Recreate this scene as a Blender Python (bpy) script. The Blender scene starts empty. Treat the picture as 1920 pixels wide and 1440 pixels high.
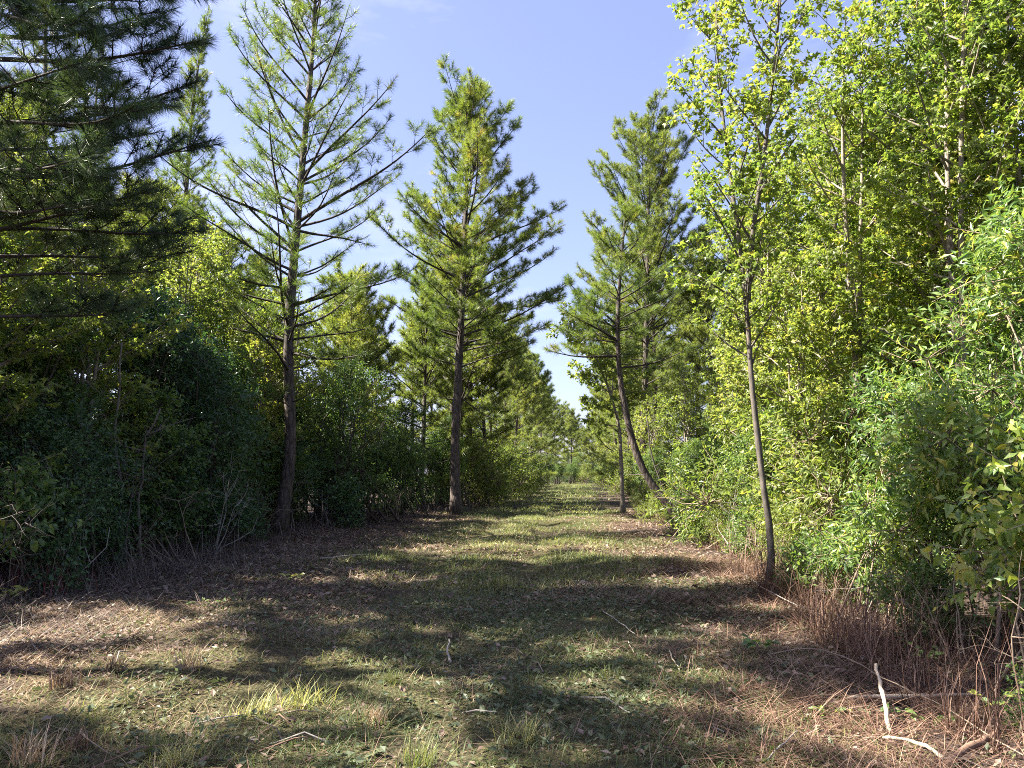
import bpy, math, random
import numpy as np
from mathutils import Vector, Matrix

R = math.radians
scn = bpy.context.scene
col = scn.collection

# ------------------------------------------------------------------ camera
FPX, CX, CY = 1442.0, 960.0, 720.0          # focal length and centre in photo pixels (1920 x 1440)
CAM_Z = 1.6
PITCH = R(6.55)                             # looking slightly up
YAW = R(4.76)                               # the track (+Y) vanishes a little right of centre
cam_d = bpy.data.cameras.new("camera")
cam = bpy.data.objects.new("camera", cam_d)
col.objects.link(cam)
cam.location = (0, 0, CAM_Z)
cam.rotation_euler = (math.pi / 2 + PITCH, 0, YAW)
cam_d.sensor_width = 36
cam_d.lens = 36 * FPX / 1920
cam_d.clip_start = 0.05
cam_d.clip_end = 3000
scn.camera = cam

# ------------------------------------------------------------------ sky, sun, exposure
SUN_EL, SUN_AZ = R(49), R(-97)              # azimuth from +Y, negative = towards -X (left of the track)
w = bpy.data.worlds.new("World")
scn.world = w
w.use_nodes = True
wn = w.node_tree
wn.nodes.clear()
wo = wn.nodes.new("ShaderNodeOutputWorld")
bg = wn.nodes.new("ShaderNodeBackground")
sky = wn.nodes.new("ShaderNodeTexSky")
sky.sky_type = 'NISHITA'
sky.sun_disc = False
sky.sun_elevation = SUN_EL
sky.sun_rotation = SUN_AZ
sky.air_density = 1.0
sky.dust_density = 1.8
sky.ozone_density = 2.5
bg.inputs[1].default_value = 0.051
# thin high cloud veil: real cloud colour mixed into the sky by direction
tc = wn.nodes.new("ShaderNodeTexCoord")
mp = wn.nodes.new("ShaderNodeMapping")
mp.inputs['Scale'].default_value = (1.2, 1.2, 3.5)
nz = wn.nodes.new("ShaderNodeTexNoise")
nz.inputs['Scale'].default_value = 2.3
nz.inputs['Detail'].default_value = 7
nz.inputs['Roughness'].default_value = 0.6
mr = wn.nodes.new("ShaderNodeMapRange")
mr.inputs['From Min'].default_value = 0.48
mr.inputs['From Max'].default_value = 0.80
mr.inputs['To Min'].default_value = 0.10
mr.inputs['To Max'].default_value = 0.55
mx = wn.nodes.new("ShaderNodeMixRGB")
mx.inputs[2].default_value = (5.6, 6.2, 8.4, 1)
wn.links.new(tc.outputs['Generated'], mp.inputs[0])
wn.links.new(mp.outputs[0], nz.inputs['Vector'])
wn.links.new(nz.outputs['Fac'], mr.inputs[0])
wn.links.new(mr.outputs[0], mx.inputs[0])
wn.links.new(sky.outputs[0], mx.inputs[1])
tn = wn.nodes.new("ShaderNodeMixRGB")       # the photograph's lavender white balance
tn.blend_type = 'MULTIPLY'
tn.inputs[0].default_value = 1
tn.inputs[2].default_value = (.92, .835, .95, 1)
wn.links.new(mx.outputs[0], tn.inputs[1])
wn.links.new(tn.outputs[0], bg.inputs[0])
wn.links.new(bg.outputs[0], wo.inputs[0])

sun_d = bpy.data.lights.new("sun", 'SUN')
sun_d.energy = 5.0
sun_d.angle = R(0.53)
sun_d.color = (1.0, 0.93, 0.80)
sun = bpy.data.objects.new("sun", sun_d)
col.objects.link(sun)
to_sun = Vector((math.cos(SUN_EL) * math.sin(SUN_AZ), math.cos(SUN_EL) * math.cos(SUN_AZ), math.sin(SUN_EL)))
sun.rotation_euler = to_sun.to_track_quat('Z', 'Y').to_euler()
sun.location = to_sun * 60

vs = scn.view_settings
vs.view_transform = 'Standard'
vs.look = 'None'
vs.exposure = 2.55
vs.gamma = 1.0
vs.use_curve_mapping = False
cy = scn.cycles
cy.max_bounces = 5
cy.diffuse_bounces = 3
cy.glossy_bounces = 2
cy.transmission_bounces = 4
cy.transparent_max_bounces = 4
cy.volume_bounces = 0
cy.caustics_reflective = False
cy.caustics_refractive = False
cy.use_denoising = False
cy.sample_clamp_indirect = 4.0
cy.filter_width = 1.0

# ------------------------------------------------------------------ photo pixel -> world
_cp, _sp, _cy, _sy = math.cos(PITCH), math.sin(PITCH), math.cos(YAW), math.sin(YAW)


def ray(px, py):
    x, y = (px - CX) / FPX, (CY - py) / FPX
    f, u = _cp - y * _sp, _sp + y * _cp
    return (x * _cy - f * _sy, x * _sy + f * _cy, u)


def on_ground(px, py, z=0.0):
    d = ray(px, py)
    t = (z - CAM_Z) / d[2]
    return (d[0] * t, d[1] * t)


def at_depth(px, py, Y):
    d = ray(px, py)
    t = Y / d[1]
    return (d[0] * t, Y, CAM_Z + d[2] * t)


# ------------------------------------------------------------------ noise and mesh helpers
_rng0 = np.random.default_rng(5)
_tab = _rng0.random((256, 256))


def vnoise(x, y):
    x, y = np.asarray(x, float), np.asarray(y, float)
    xi, yi = np.floor(x).astype(int), np.floor(y).astype(int)
    fx, fy = x - xi, y - yi
    fx, fy = fx * fx * (3 - 2 * fx), fy * fy * (3 - 2 * fy)
    a, b = _tab[xi % 256, yi % 256], _tab[(xi + 1) % 256, yi % 256]
    c, d = _tab[xi % 256, (yi + 1) % 256], _tab[(xi + 1) % 256, (yi + 1) % 256]
    return (a + (b - a) * fx) * (1 - fy) + (c + (d - c) * fx) * fy


def fbm(x, y, o=4):
    s, a, t = 0, 1.0, 0
    for i in range(o):
        s = s + a * vnoise(x * 2 ** i + 17.3 * i, y * 2 ** i + 5.1 * i)
        t += a
        a *= 0.5
    return s / t


def unit(v):
    v = np.asarray(v, float)
    return v / np.maximum(np.linalg.norm(v, axis=-1, keepdims=True), 1e-9)


def make_mesh(name, V, F, mats, tint=None, smooth=False, mi=None):
    V = np.ascontiguousarray(V, dtype=np.float32)
    F = np.ascontiguousarray(F, dtype=np.int32)
    m = bpy.data.meshes.new(name)
    m.vertices.add(len(V))
    m.vertices.foreach_set("co", V.ravel())
    m.loops.add(F.size)
    m.loops.foreach_set("vertex_index", F.ravel())
    m.polygons.add(len(F))
    m.polygons.foreach_set("loop_start", np.arange(0, F.size, F.shape[1], dtype=np.int32))
    m.polygons.foreach_set("use_smooth", np.full(len(F), smooth, dtype=bool))
    for mt in (mats if isinstance(mats, (list, tuple)) else [mats]):
        m.materials.append(mt)
    if mi is not None:
        m.polygons.foreach_set("material_index", np.ascontiguousarray(mi, dtype=np.int32))
    m.update(calc_edges=True)
    if tint is not None:
        at = m.attributes.new("tint", 'FLOAT', 'POINT')
        at.data.foreach_set("value", np.ascontiguousarray(tint, dtype=np.float32))
    return m


class Wood:
    """collects tapering tubes"""

    def __init__(self):
        self.V, self.F, self.n = [], [], 0

    def tube(self, P, r, sides=6, cap=True):
        P = np.asarray(P, float)
        n = len(P)
        r = np.broadcast_to(np.asarray(r, float), (n,))
        T = np.empty_like(P)
        T[1:-1] = P[2:] - P[:-2]
        T[0], T[-1] = P[1] - P[0], P[-1] - P[-2]
        T = unit(T)
        ref = np.array([0.31, 0.95, 0.05]) if abs(T[0][2]) > 0.7 else np.array([0.1, 0.2, 1.0])
        A = unit(np.cross(T, ref))
        B = np.cross(T, A)
        a = np.arange(sides) * 2 * math.pi / sides
        ring = (np.cos(a)[None, :, None] * A[:, None] + np.sin(a)[None, :, None] * B[:, None]) * r[:, None, None] + P[:, None]
        V = ring.reshape(-1, 3)
        i = np.arange(n - 1)[:, None] * sides
        j = np.arange(sides)[None]
        k = (j + 1) % sides
        q = np.stack([i + j, i + k, i + sides + k, i + sides + j], -1).reshape(-1, 4)
        F = np.concatenate([q[:, [0, 1, 2]], q[:, [0, 2, 3]]])
        if cap:
            V = np.concatenate([V, [P[-1] + T[-1] * r[-1] * 0.3], [P[0] - T[0] * r[0] * 0.3]])
            jj = np.arange(sides)
            kk = (jj + 1) % sides
            F = np.concatenate([F, np.stack([(n - 1) * sides + jj, (n - 1) * sides + kk, np.full(sides, n * sides)], -1),
                                np.stack([kk, jj, np.full(sides, n * sides + 1)], -1)])
        self.V.append(V)
        self.F.append(F + self.n)
        self.n += len(V)

    def mesh(self, name, mat):
        return make_mesh(name, np.concatenate(self.V), np.concatenate(self.F), mat, smooth=True)


def strew(TV, TF, pos, X, Z, s, sy=None):
    """copies of a small leaf template: X = leaf axis, Z = leaf normal"""
    X = unit(X)
    Y = unit(np.cross(Z, X))
    Z = np.cross(X, Y)
    s = np.broadcast_to(np.asarray(s, float), (len(pos),))
    sy = s if sy is None else sy
    V = (pos[:, None] + TV[None, :, 0:1] * X[:, None] * s[:, None, None] + TV[None, :, 1:2] * Y[:, None] * np.asarray(sy)[:, None, None]
         + TV[None, :, 2:3] * Z[:, None] * s[:, None, None])
    F = TF[None] + (np.arange(len(pos)) * len(TV))[:, None, None]
    return V.reshape(-1, 3), F.reshape(-1, 3)


# leaf outlines (length 1 along x)
L_SMALL = (np.array([[0, 0, 0], [.45, .2, .06], [1, 0, -.06], [.45, -.2, .06]]), np.array([[0, 2, 1], [0, 3, 2]]))
L_LAUREL = (np.array([[0, 0, 0], [.3, 0, .0], [.68, 0, -.03], [1, 0, -.13], [.26, .13, .04], [.64, .145, .02], [.26, -.13, .04], [.64, -.145, .02]]),
            np.array([[0, 1, 4], [1, 5, 4], [1, 2, 5], [2, 3, 5], [0, 6, 1], [1, 6, 7], [1, 7, 2], [2, 7, 3]]))
L_OVAL = (np.array([[0, 0, 0], [.3, 0, .0], [.68, 0, -.03], [1, 0, -.13], [.26, .25, .06], [.64, .23, .03], [.26, -.25, .06], [.64, -.23, .03]]),
          L_LAUREL[1])
L_LAUREL4 = (np.array([[0, 0, 0], [.5, 0, -.02], [1, 0, -.13], [.45, .15, .04], [.45, -.15, .04]]), np.array([[0, 1, 3], [1, 2, 3], [0, 4, 1], [1, 4, 2]]))
L_OVAL4 = (np.array([[0, 0, 0], [.45, 0, -.02], [1, 0, -.13], [.42, .25, .05], [.42, -.25, .05]]), L_LAUREL4[1])
_mo = [(0, 0), (.4, -.52), (.46, -.2), (1, 0), (.46, .2), (.4, .52)]
L_MAPLE = (np.array([[.3, 0, .05]] + [[x, y, -.22 * (x - .3) ** 2 - .25 * y * y] for x, y in _mo]),
           np.array([[0, 1 + i, 1 + (i + 1) % 6] for i in range(6)]))

# ------------------------------------------------------------------ materials


def mat_new(name):
    m = bpy.data.materials.new(name)
    m.use_nodes = True
    nt = m.node_tree
    nt.nodes.clear()
    return m, nt, nt.nodes.new, nt.links.new


def ramp(nt, stops):
    r = nt.nodes.new("ShaderNodeValToRGB")
    e = r.color_ramp.elements
    while len(e) < len(stops):
        e.new(0.5)
    for el, (p, c) in zip(e, stops):
        el.position = p
        el.color = (*c, 1)
    return r


def leaf_mat(name, stops, trans=0.35, tcol=(1.0, 1.05, .35), rough=.45, spec=.4, vary=.22):
    m, nt, N, L = mat_new(name)
    o = N("ShaderNodeOutputMaterial")
    at = N("ShaderNodeAttribute")
    at.attribute_name = "tint"
    oi = N("ShaderNodeObjectInfo")
    ad = N("ShaderNodeMath")
    ad.operation = 'MULTIPLY_ADD'
    ad.inputs[1].default_value = vary
    L(oi.outputs['Random'], ad.inputs[0])
    sb = N("ShaderNodeMath")
    sb.operation = 'SUBTRACT'
    sb.inputs[1].default_value = vary / 2
    L(at.outputs['Fac'], sb.inputs[0])
    L(sb.outputs[0], ad.inputs[2])
    r = ramp(nt, stops)
    L(ad.outputs[0], r.inputs[0])
    p = N("ShaderNodeBsdfPrincipled")
    p.inputs['Roughness'].default_value = rough
    p.inputs['Specular IOR Level'].default_value = spec
    L(r.outputs[0], p.inputs['Base Color'])
    t = N("ShaderNodeBsdfTranslucent")
    mc = N("ShaderNodeMixRGB")
    mc.blend_type = 'MULTIPLY'
    mc.inputs[0].default_value = 1
    mc.inputs[2].default_value = (*[c * 1.7 for c in tcol], 1)
    L(r.outputs[0], mc.inputs[1])
    L(mc.outputs[0], t.inputs[0])
    mix = N("ShaderNodeMixShader")
    mix.inputs[0].default_value = trans
    L(p.outputs[0], mix.inputs[1])
    L(t.outputs[0], mix.inputs[2])
    L(mix.outputs[0], o.inputs[0])
    return m


def bark_mat(name, c0, c1, scale=9, bump=.6, plates=True):
    m, nt, N, L = mat_new(name)
    o = N("ShaderNodeOutputMaterial")
    p = N("ShaderNodeBsdfPrincipled")
    p.inputs['Roughness'].default_value = .85
    tc = N("ShaderNodeTexCoord")
    mp = N("ShaderNodeMapping")
    mp.inputs['Scale'].default_value = (1, 1, .28)
    L(tc.outputs['Object'], mp.inputs[0])
    n1 = N("ShaderNodeTexNoise")
    n1.inputs['Scale'].default_value = scale * 1.6
    n1.inputs['Detail'].default_value = 8
    n1.inputs['Roughness'].default_value = .7
    L(mp.outputs[0], n1.inputs['Vector'])
    v = N("ShaderNodeTexVoronoi")
    v.feature = 'DISTANCE_TO_EDGE'
    v.inputs['Scale'].default_value = scale * 1.5
    L(mp.outputs[0], v.inputs['Vector'])
    r = ramp(nt, [(.3, c0), (.68, c1)])
    L(n1.outputs['Fac'], r.inputs[0])
    if plates:                                  # dark furrows between the bark plates
        fr = ramp(nt, [(.0, (.35, .32, .30)), (.14, (1, 1, 1))])
        L(v.outputs['Distance'], fr.inputs[0])
        fm = N("ShaderNodeMixRGB")
        fm.blend_type = 'MULTIPLY'
        fm.inputs[0].default_value = 1
        L(r.outputs[0], fm.inputs[1])
        L(fr.outputs[0], fm.inputs[2])
        L(fm.outputs[0], p.inputs['Base Color'])
    else:
        L(r.outputs[0], p.inputs['Base Color'])
    b = N("ShaderNodeBump")
    b.inputs['Strength'].default_value = bump
    b.inputs['Distance'].default_value = .03
    mu = N("ShaderNodeMath")
    mu.operation = 'MULTIPLY_ADD'
    mu.inputs[1].default_value = 1.2 if plates else 0.0
    L(v.outputs['Distance'], mu.inputs[0])
    L(n1.outputs['Fac'], mu.inputs[2])
    L(mu.outputs[0], b.inputs['Height'])
    L(b.outputs[0], p.inputs['Normal'])
    L(p.outputs[0], o.inputs[0])
    return m


M = {}
M['needle'] = leaf_mat('pine_needles', [(0, (0.039, 0.073, 0.031)), (.4, (0.106, 0.151, 0.049)), (.75, (0.213, 0.235, 0.073)), (1, (0.314, 0.235, 0.090))], .42, rough=.42)
M['needle_shade'] = leaf_mat('shade_toned_needles', [(0, (.025, .050, .030)), (.5, (.06, .095, .045)), (1, (.13, .15, .06))], .32, (1, 1.05, .5), rough=.4)  # darker needle copy: the near pine's shade is put into the colour
M['needle_far'] = leaf_mat('pine_needles_loose', [(0, (0.062, 0.095, 0.043)), (.5, (0.168, 0.202, 0.069)), (1, (0.302, 0.280, 0.101))], .42, rough=.45)
M['maple'] = leaf_mat('maple_leaves', [(0, (0.060, 0.102, 0.029)), (.4, (0.150, 0.198, 0.048)), (.8, (0.264, 0.300, 0.072)), (1, (0.432, 0.336, 0.072))], .5, (1, 1.03, .5), rough=.42)
M['yellow'] = leaf_mat('yellow_green_leaves', [(0, (.085, .125, .035)), (.5, (.175, .22, .06)), (1, (.33, .32, .09))], .5, (1, 1.02, .5), rough=.42)
M['dark'] = leaf_mat('evergreen_leaves', [(0, (0.025, 0.063, 0.032)), (.5, (0.055, 0.113, 0.044)), (1, (0.115, 0.184, 0.057))], .28, (1, 1.05, .5), rough=.36, spec=.5)
M['myrtle'] = leaf_mat('myrtle_leaves', [(0, (0.046, 0.092, 0.030)), (.5, (0.109, 0.172, 0.048)), (1, (0.207, 0.253, 0.069))], .4, (1, 1.05, .5), rough=.42)
M['laurel'] = leaf_mat('laurel_leaves', [(0, (0.048, 0.102, 0.034)), (.4, (0.114, 0.186, 0.054)), (.75, (0.240, 0.300, 0.072)), (1, (0.432, 0.384, 0.084))], .42, (1, 1.03, .5), rough=.40, spec=.5)
M['pine_bark'] = bark_mat('pine_bark', (.030, .023, .020), (.135, .105, .09), 6, .9)
M['pine_limb'] = bark_mat('pine_limb_bark', (.022, .017, .014), (.075, .058, .048), 14, .5)
M['grey_bark'] = bark_mat('smooth_grey_bark', (.09, .075, .06), (.30, .255, .205), 12, .35, False)
M['thicket_bark'] = bark_mat('grey_sapling_bark', (.045, .038, .033), (.20, .175, .15), 24, .4, False)  # darker grey bark tone for the bare saplings
M['maple_bark'] = bark_mat('mottled_maple_bark', (.016, .013, .011), (.16, .135, .11), 9, .4, False)
M['dark_bark'] = bark_mat('dark_grey_bark', (.028, .022, .018), (.10, .082, .068), 16, .4, False)
M['dead'] = bark_mat('weathered_dead_wood', (.15, .13, .115), (.36, .33, .29), 22, .35, False)
M['fresh'] = bark_mat('fresh_split_wood', (.27, .20, .13), (.55, .46, .35), 30, .35, False)
M['stick'] = bark_mat('dry_stick_bark', (.12, .085, .06), (.30, .23, .17), 26, .3, False)
M['redbark'] = bark_mat('reddish_stick_bark', (.11, .06, .042), (.24, .15, .10), 20, .4, False)
M['litter'] = leaf_mat('dead_leaf_litter', [(0, (.034, .026, .024)), (.3, (.12, .08, .06)), (.6, (.21, .15, .115)), (.88, (.27, .225, .18)), (1, (.40, .36, .31))], .12, (1, .9, .7), .6, .25, 0)
M['chop'] = leaf_mat('mown_leaf_bits', [(0, (.035, .052, .028)), (.5, (.085, .105, .055)), (1, (.16, .185, .10))], .2, (1, 1, .7), rough=.5, spec=.3, vary=0)
M['straw'] = leaf_mat('dry_straw', [(0, (0.104, 0.058, 0.046)), (.45, (0.265, 0.180, 0.123)), (1, (0.520, 0.416, 0.274))], .2, (1, .9, .6), .55, .3, 0)
M['grassb'] = leaf_mat('short_grass', [(0, (.050, .075, .028)), (.45, (.125, .155, .058)), (.75, (.25, .25, .10)), (1, (.46, .40, .19))], .35, (1, 1, .6), rough=.5, spec=.3, vary=0)
M['cane'] = leaf_mat('dead_stems', [(0, (.035, .02, .017)), (.5, (.12, .066, .046)), (1, (.30, .20, .14))], .1, (1, .85, .6), .6, .3, 0)
M['greycane'] = leaf_mat('grey_dead_stems', [(0, (.03, .024, .022)), (.6, (.13, .105, .092)), (1, (.30, .26, .23))], .1, (1, .9, .8), .6, .3, 0)
M['redstem'] = leaf_mat('red_stems', [(0, (.12, .03, .035)), (1, (.25, .07, .07))], .1, (1, .8, .8), .5, .3, 0)


def ground_mat():
    m, nt, N, L = mat_new('forest_floor')
    o = N("ShaderNodeOutputMaterial")
    p = N("ShaderNodeBsdfPrincipled")
    p.inputs['Roughness'].default_value = .95
    p.inputs['Specular IOR Level'].default_value = .15
    tc = N("ShaderNodeTexCoord")
    n1 = N("ShaderNodeTexNoise")
    n1.inputs['Scale'].default_value = .55
    n1.inputs['Detail'].default_value = 6
    n1.inputs['Roughness'].default_value = .65
    n2 = N("ShaderNodeTexNoise")
    n2.inputs['Scale'].default_value = 28
    n2.inputs['Detail'].default_value = 6
    n2.inputs['Roughness'].default_value = .75
    n3 = N("ShaderNodeTexVoronoi")
    n3.inputs['Scale'].default_value = 34
    for n in (n1, n2, n3):
        L(tc.outputs['Object'], n.inputs['Vector'])
    soil = ramp(nt, [(.25, (.014, .010, .010)), (.5, (.055, .039, .033)), (.75, (.16, .115, .09))])
    L(n2.outputs['Fac'], soil.inputs[0])
    grass = ramp(nt, [(.25, (.018, .018, .010)), (.5, (.065, .060, .030)), (.8, (.20, .165, .085))])
    L(n2.outputs['Fac'], grass.inputs[0])
    at = N("ShaderNodeAttribute")
    at.attribute_name = "tint"
    am = N("ShaderNodeMath")
    am.operation = 'MULTIPLY_ADD'
    am.inputs[1].default_value = .9
    L(n1.outputs['Fac'], am.inputs[0])
    L(at.outputs['Fac'], am.inputs[2])
    gr = ramp(nt, [(.55, (0, 0, 0)), (.95, (1, 1, 1))])
    L(am.outputs[0], gr.inputs[0])
    mx = N("ShaderNodeMixRGB")
    L(gr.outputs[0], mx.inputs[0])
    L(soil.outputs[0], mx.inputs[1])
    L(grass.outputs[0], mx.inputs[2])
    L(mx.outputs[0], p.inputs['Base Color'])
    b = N("ShaderNodeBump")
    b.inputs['Strength'].default_value = .8
    b.inputs['Distance'].default_value = .04
    ad = N("ShaderNodeMath")
    ad.operation = 'ADD'
    L(n2.outputs['Fac'], ad.inputs[0])
    L(n3.outputs['Distance'], ad.inputs[1])
    L(ad.outputs[0], b.inputs['Height'])
    L(b.outputs[0], p.inputs['Normal'])
    L(p.outputs[0], o.inputs[0])
    return m


M['ground'] = ground_mat()

# ------------------------------------------------------------------ scene bookkeeping


def obj(name, mesh, parent=None, label=None, cat=None, group=None, kind=None):
    o = bpy.data.objects.new(name, mesh)
    col.objects.link(o)
    if parent:
        o.parent = parent
    tag(o, label, cat, group, kind)
    return o


def tag(o, label=None, cat=None, group=None, kind=None):
    for k, v in (('label', label), ('category', cat), ('group', group), ('kind', kind)):
        if v:
            o[k] = v


def plant(name, parts, loc, rz, s, label, cat, group=None, tilt=(0, 0)):
    """a thing: an Empty at the foot of the plant with its parts (name, mesh) below it"""
    e = bpy.data.objects.new(name, None)
    e.empty_display_size = .3
    col.objects.link(e)
    e.location = loc
    e.rotation_euler = (tilt[0], tilt[1], rz)
    e.scale = (s, s, s) if np.isscalar(s) else s
    tag(e, label, cat, group)
    for n, m in parts:
        obj(n, m, e)
    return e


# ------------------------------------------------------------------ ground


def edge_left(y):
    return -6.4 + 1.9 / (1 + np.exp(-(np.asarray(y, float) - 26) / 1.5)) + .5 * (vnoise(np.asarray(y) * .35, 3.3) - .5)


def edge_right(y):
    return 2.75 + .5 * (vnoise(np.asarray(y) * .3, 9.7) - .5)


def gh(x, y):
    x, y = np.asarray(x, float), np.asarray(y, float)
    h = .16 * (fbm(x * .35, y * .35, 3) - .5) + .09 * (fbm(x * 1.7 + 40, y * 1.7, 3) - .5)
    ruts = np.exp(-((x + 2.6) / .35) ** 2) + np.exp(-((x + .9) / .35) ** 2)
    h = h - .06 * ruts
    side = np.clip((edge_left(y) - x) / 2, 0, 1) + np.clip((x - edge_right(y)) / 2, 0, 1)
    return h + .12 * side


def grass_w(x, y):
    """where grass grows on the track: 0..1"""
    x, y = np.asarray(x, float), np.asarray(y, float)
    c = -1.6 + .3 * np.sin(y * .1) + np.clip((y - 25) / 60, 0, 1) * .9
    g = np.exp(-((x - c) / 2.6) ** 2)
    return np.clip(g * 1.2 + 1.1 * (fbm(x * .55 + 3, y * .55 + 8, 4) - .52) * 2, 0, 1) * np.clip(g * 3, 0, 1)


def rut(x):
    return np.exp(-((x + 2.6) / .3) ** 2) + np.exp(-((x + .9) / .3) ** 2)


def soilless(x, y):
    return np.clip(fbm(x * 1.3 + 200, y * 1.3 + 40, 4) * 5 - 1.45, .35, 1)


def axis(parts):
    return np.unique(np.concatenate([np.arange(a, b, s) for a, b, s in parts] + [[parts[-1][1]]]))


gx = axis([(-420, -60, 30), (-60, -14, 2.0), (-14, -8, .4), (-8, 5, .16), (5, 14, .5), (14, 60, 2.0), (60, 420.1, 30)])
gy = axis([(-300, -30, 30), (-30, 2, 1.5), (2, 14, .15), (14, 30, .4), (30, 70, .8), (70, 140, 3), (140, 600.1, 30)])
GX, GY = np.meshgrid(gx, gy)
nx, ny = len(gx), len(gy)
fine = np.clip((16 - GY) / 3, 0, 1) * np.clip(GY, 0, 1)
GZ = gh(GX, GY) + .05 * (fbm(GX * 6, GY * 6, 2) - .5) * fine
ii = (np.arange(ny - 1)[:, None] * nx + np.arange(nx - 1)[None]).ravel()
GF = np.stack([ii, ii + 1, ii + nx + 1, ii + nx], -1)
gm = make_mesh('ground', np.stack([GX, GY, GZ], -1).reshape(-1, 3), GF, M['ground'], tint=(grass_w(GX, GY) * soilless(GX, GY)).ravel(), smooth=True)
obj('ground', gm, label='rough mown forest floor with grass, mulch and bare soil', kind='structure')

# ------------------------------------------------------------------ tree builders
GOLD = 2.39996


def pine(seed, H, r0, zs, Lmax, trunk=None, nd=42, nlen=.17, nw=.007, whorl=.55, per=4, split=False, extra=(), elev=(8, 58),
         up=22, mat='needle', dens=1.0, dead=4, sides=10, prof=.75):
    g = np.random.default_rng(seed)
    if trunk is None:
        n = 12
        t = np.linspace(0, 1, n)
        a, b = g.uniform(0, 6.28, 2)
        trunk = np.stack([.12 * np.sin(t * 4 + a) * t + g.normal(0, .15) * t, .12 * np.sin(t * 4 + b) * t + g.normal(0, .15) * t, t * H], -1)
    trunk = np.asarray(trunk, float)
    # fine polyline
    sl = np.concatenate([[0], np.cumsum(np.linalg.norm(np.diff(trunk, axis=0), axis=1))])
    u = np.linspace(0, sl[-1], 26)
    tr = np.stack([np.interp(u, sl, trunk[:, k]) for k in range(3)], -1)
    ker = np.array([.25, .5, .25])
    for _ in range(2):
        tr[1:-1] = tr[:-2] * .25 + tr[1:-1] * .5 + tr[2:] * .25
    Ltr = sl[-1]
    rad = r0 * (1 - u / Ltr) ** .8 * .93 + .012
    rad[0] *= 1.55
    rad[1] *= 1.12
    rad[1:] *= g.uniform(.94, 1.06, 25)
    W = Wood()
    tr0 = tr.copy()
    tr0[0, 2] -= .25
    W.tube(tr0, rad, sides)
    wood_branches, shoots = [], []

    def trunk_at(s):
        return np.array([np.interp(s, u, tr[:, k]) for k in range(3)]), np.interp(s, u, rad)

    def branch(p0, az, el, L, r, upc, bare=.3):
        B = Wood()
        n = max(5, int(L / .3))
        t = np.linspace(0, 1, n)
        az_t = az + g.normal(0, .12) * t + .1 * np.sin(t * 5 + g.uniform(0, 6))
        el_t = el + upc * t ** 1.5 + R(5) * np.sin(t * 6 + g.uniform(0, 6))
        d = np.stack([np.cos(el_t) * np.cos(az_t), np.cos(el_t) * np.sin(az_t), np.sin(el_t)], -1)
        P = p0 + np.concatenate([[np.zeros(3)], np.cumsum(d[:-1] * (L / (n - 1)), axis=0)])
        rr = r * (1 - t) ** .8 + .006
        B.tube(P, rr, 5 if r > .02 else 4, cap=False)
        cl = t * L
        s = bare * L + g.uniform(0, .2)
        side = g.choice([-1, 1])
        while s < L - .05:
            i = np.interp(s, cl, np.arange(n))
            k = min(int(i), n - 2)
            pp = P[k] + (P[k + 1] - P[k]) * (i - k)
            dd = d[k]
            rest = L - s
            l = (.22 + .42 * min(rest, 1.6)) * g.uniform(.6, 1.15)
            lat = unit(np.cross(dd, [0, 0, 1])) * side
            v = unit(dd * .62 + lat * g.uniform(.55, .95) + np.array([0, 0, g.uniform(.0, .45)]))
            v2 = unit(v + np.array([0, 0, .45]) + dd * .25)
            q1, q2 = pp + v * l * .5, pp + v * l * .5 + v2 * l * .5
            B.tube([pp, q1, q2], [.011, .008, .004], 3, cap=False)
            sh = min(l, g.uniform(.2, .36))
            shoots.append((q2 - unit(q2 - pp) * sh, q2))
            if l > .38:
                for f in (.3, .55, .8):
                    for sd in (-1, 1):
                        if g.random() < .42 * dens:
                            b0 = pp + (q1 - pp) * f * 2 if f < .5 else q1 + (q2 - q1) * (f - .5) * 2
                            vv = unit(v + unit(np.cross(v, [0, 0, 1])) * sd * .8 + np.array([0, 0, g.uniform(0, .5)]))
                            e = b0 + vv * g.uniform(.25, .45)
                            B.tube([b0, e], [.006, .003], 3, cap=False)
                            shoots.append((e - vv * g.uniform(.16, .26), e))
            side *= -1
            s += g.uniform(.19, .38) / dens
        shoots.append((P[-1] - d[-1] * .4, P[-1] + d[-1] * .05))
        wood_branches.append(B)

    a0 = g.uniform(0, 6.28)
    s = zs
    while s < Ltr - .5:
        f = (s - zs) / (Ltr - zs)
        shape = (1 - f) ** prof * min(1, .55 + f * 2.2)
        k = per + (g.random() < .4) - (g.random() < .35)
        for j in range(k):
            p, r = trunk_at(s + g.uniform(-.12, .12))
            L = max(.4, Lmax * shape * g.uniform(.42, 1.18))
            el = R(elev[0] + (elev[1] - elev[0]) * f ** .8 + g.normal(0, 7))
            branch(p, a0 + j * 6.283 / k + g.normal(0, .3), el, L, min(r * .45, .009 + .0075 * L), R(up) * (1 - f * .5), .32 * (1 - f) + .05)
        a0 += g.uniform(.4, 1.2)
        s += whorl * g.uniform(.75, 1.25) * (1 - .3 * f)
    for p, q, r in extra:                       # limbs seen singly in the photograph
        p, q = np.array(p), np.array(q)
        v = q - p
        L = np.linalg.norm(v)
        upc = R(14)
        branch(p, math.atan2(v[1], v[0]), math.asin(v[2] / L) - upc * .4, L, r, upc, .25)
    # leader
    P, _ = trunk_at(Ltr)
    shoots.append((P - np.array([0, 0, .7]), P + np.array([0, 0, .12])))
    for k in range(4):
        a = k * 1.57 + g.uniform(0, 1)
        e = P + np.array([.16 * math.cos(a), .16 * math.sin(a), -.05 - g.uniform(0, .25)])
        shoots.append((e - np.array([.1 * math.cos(a), .1 * math.sin(a), .35]), e))
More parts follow.
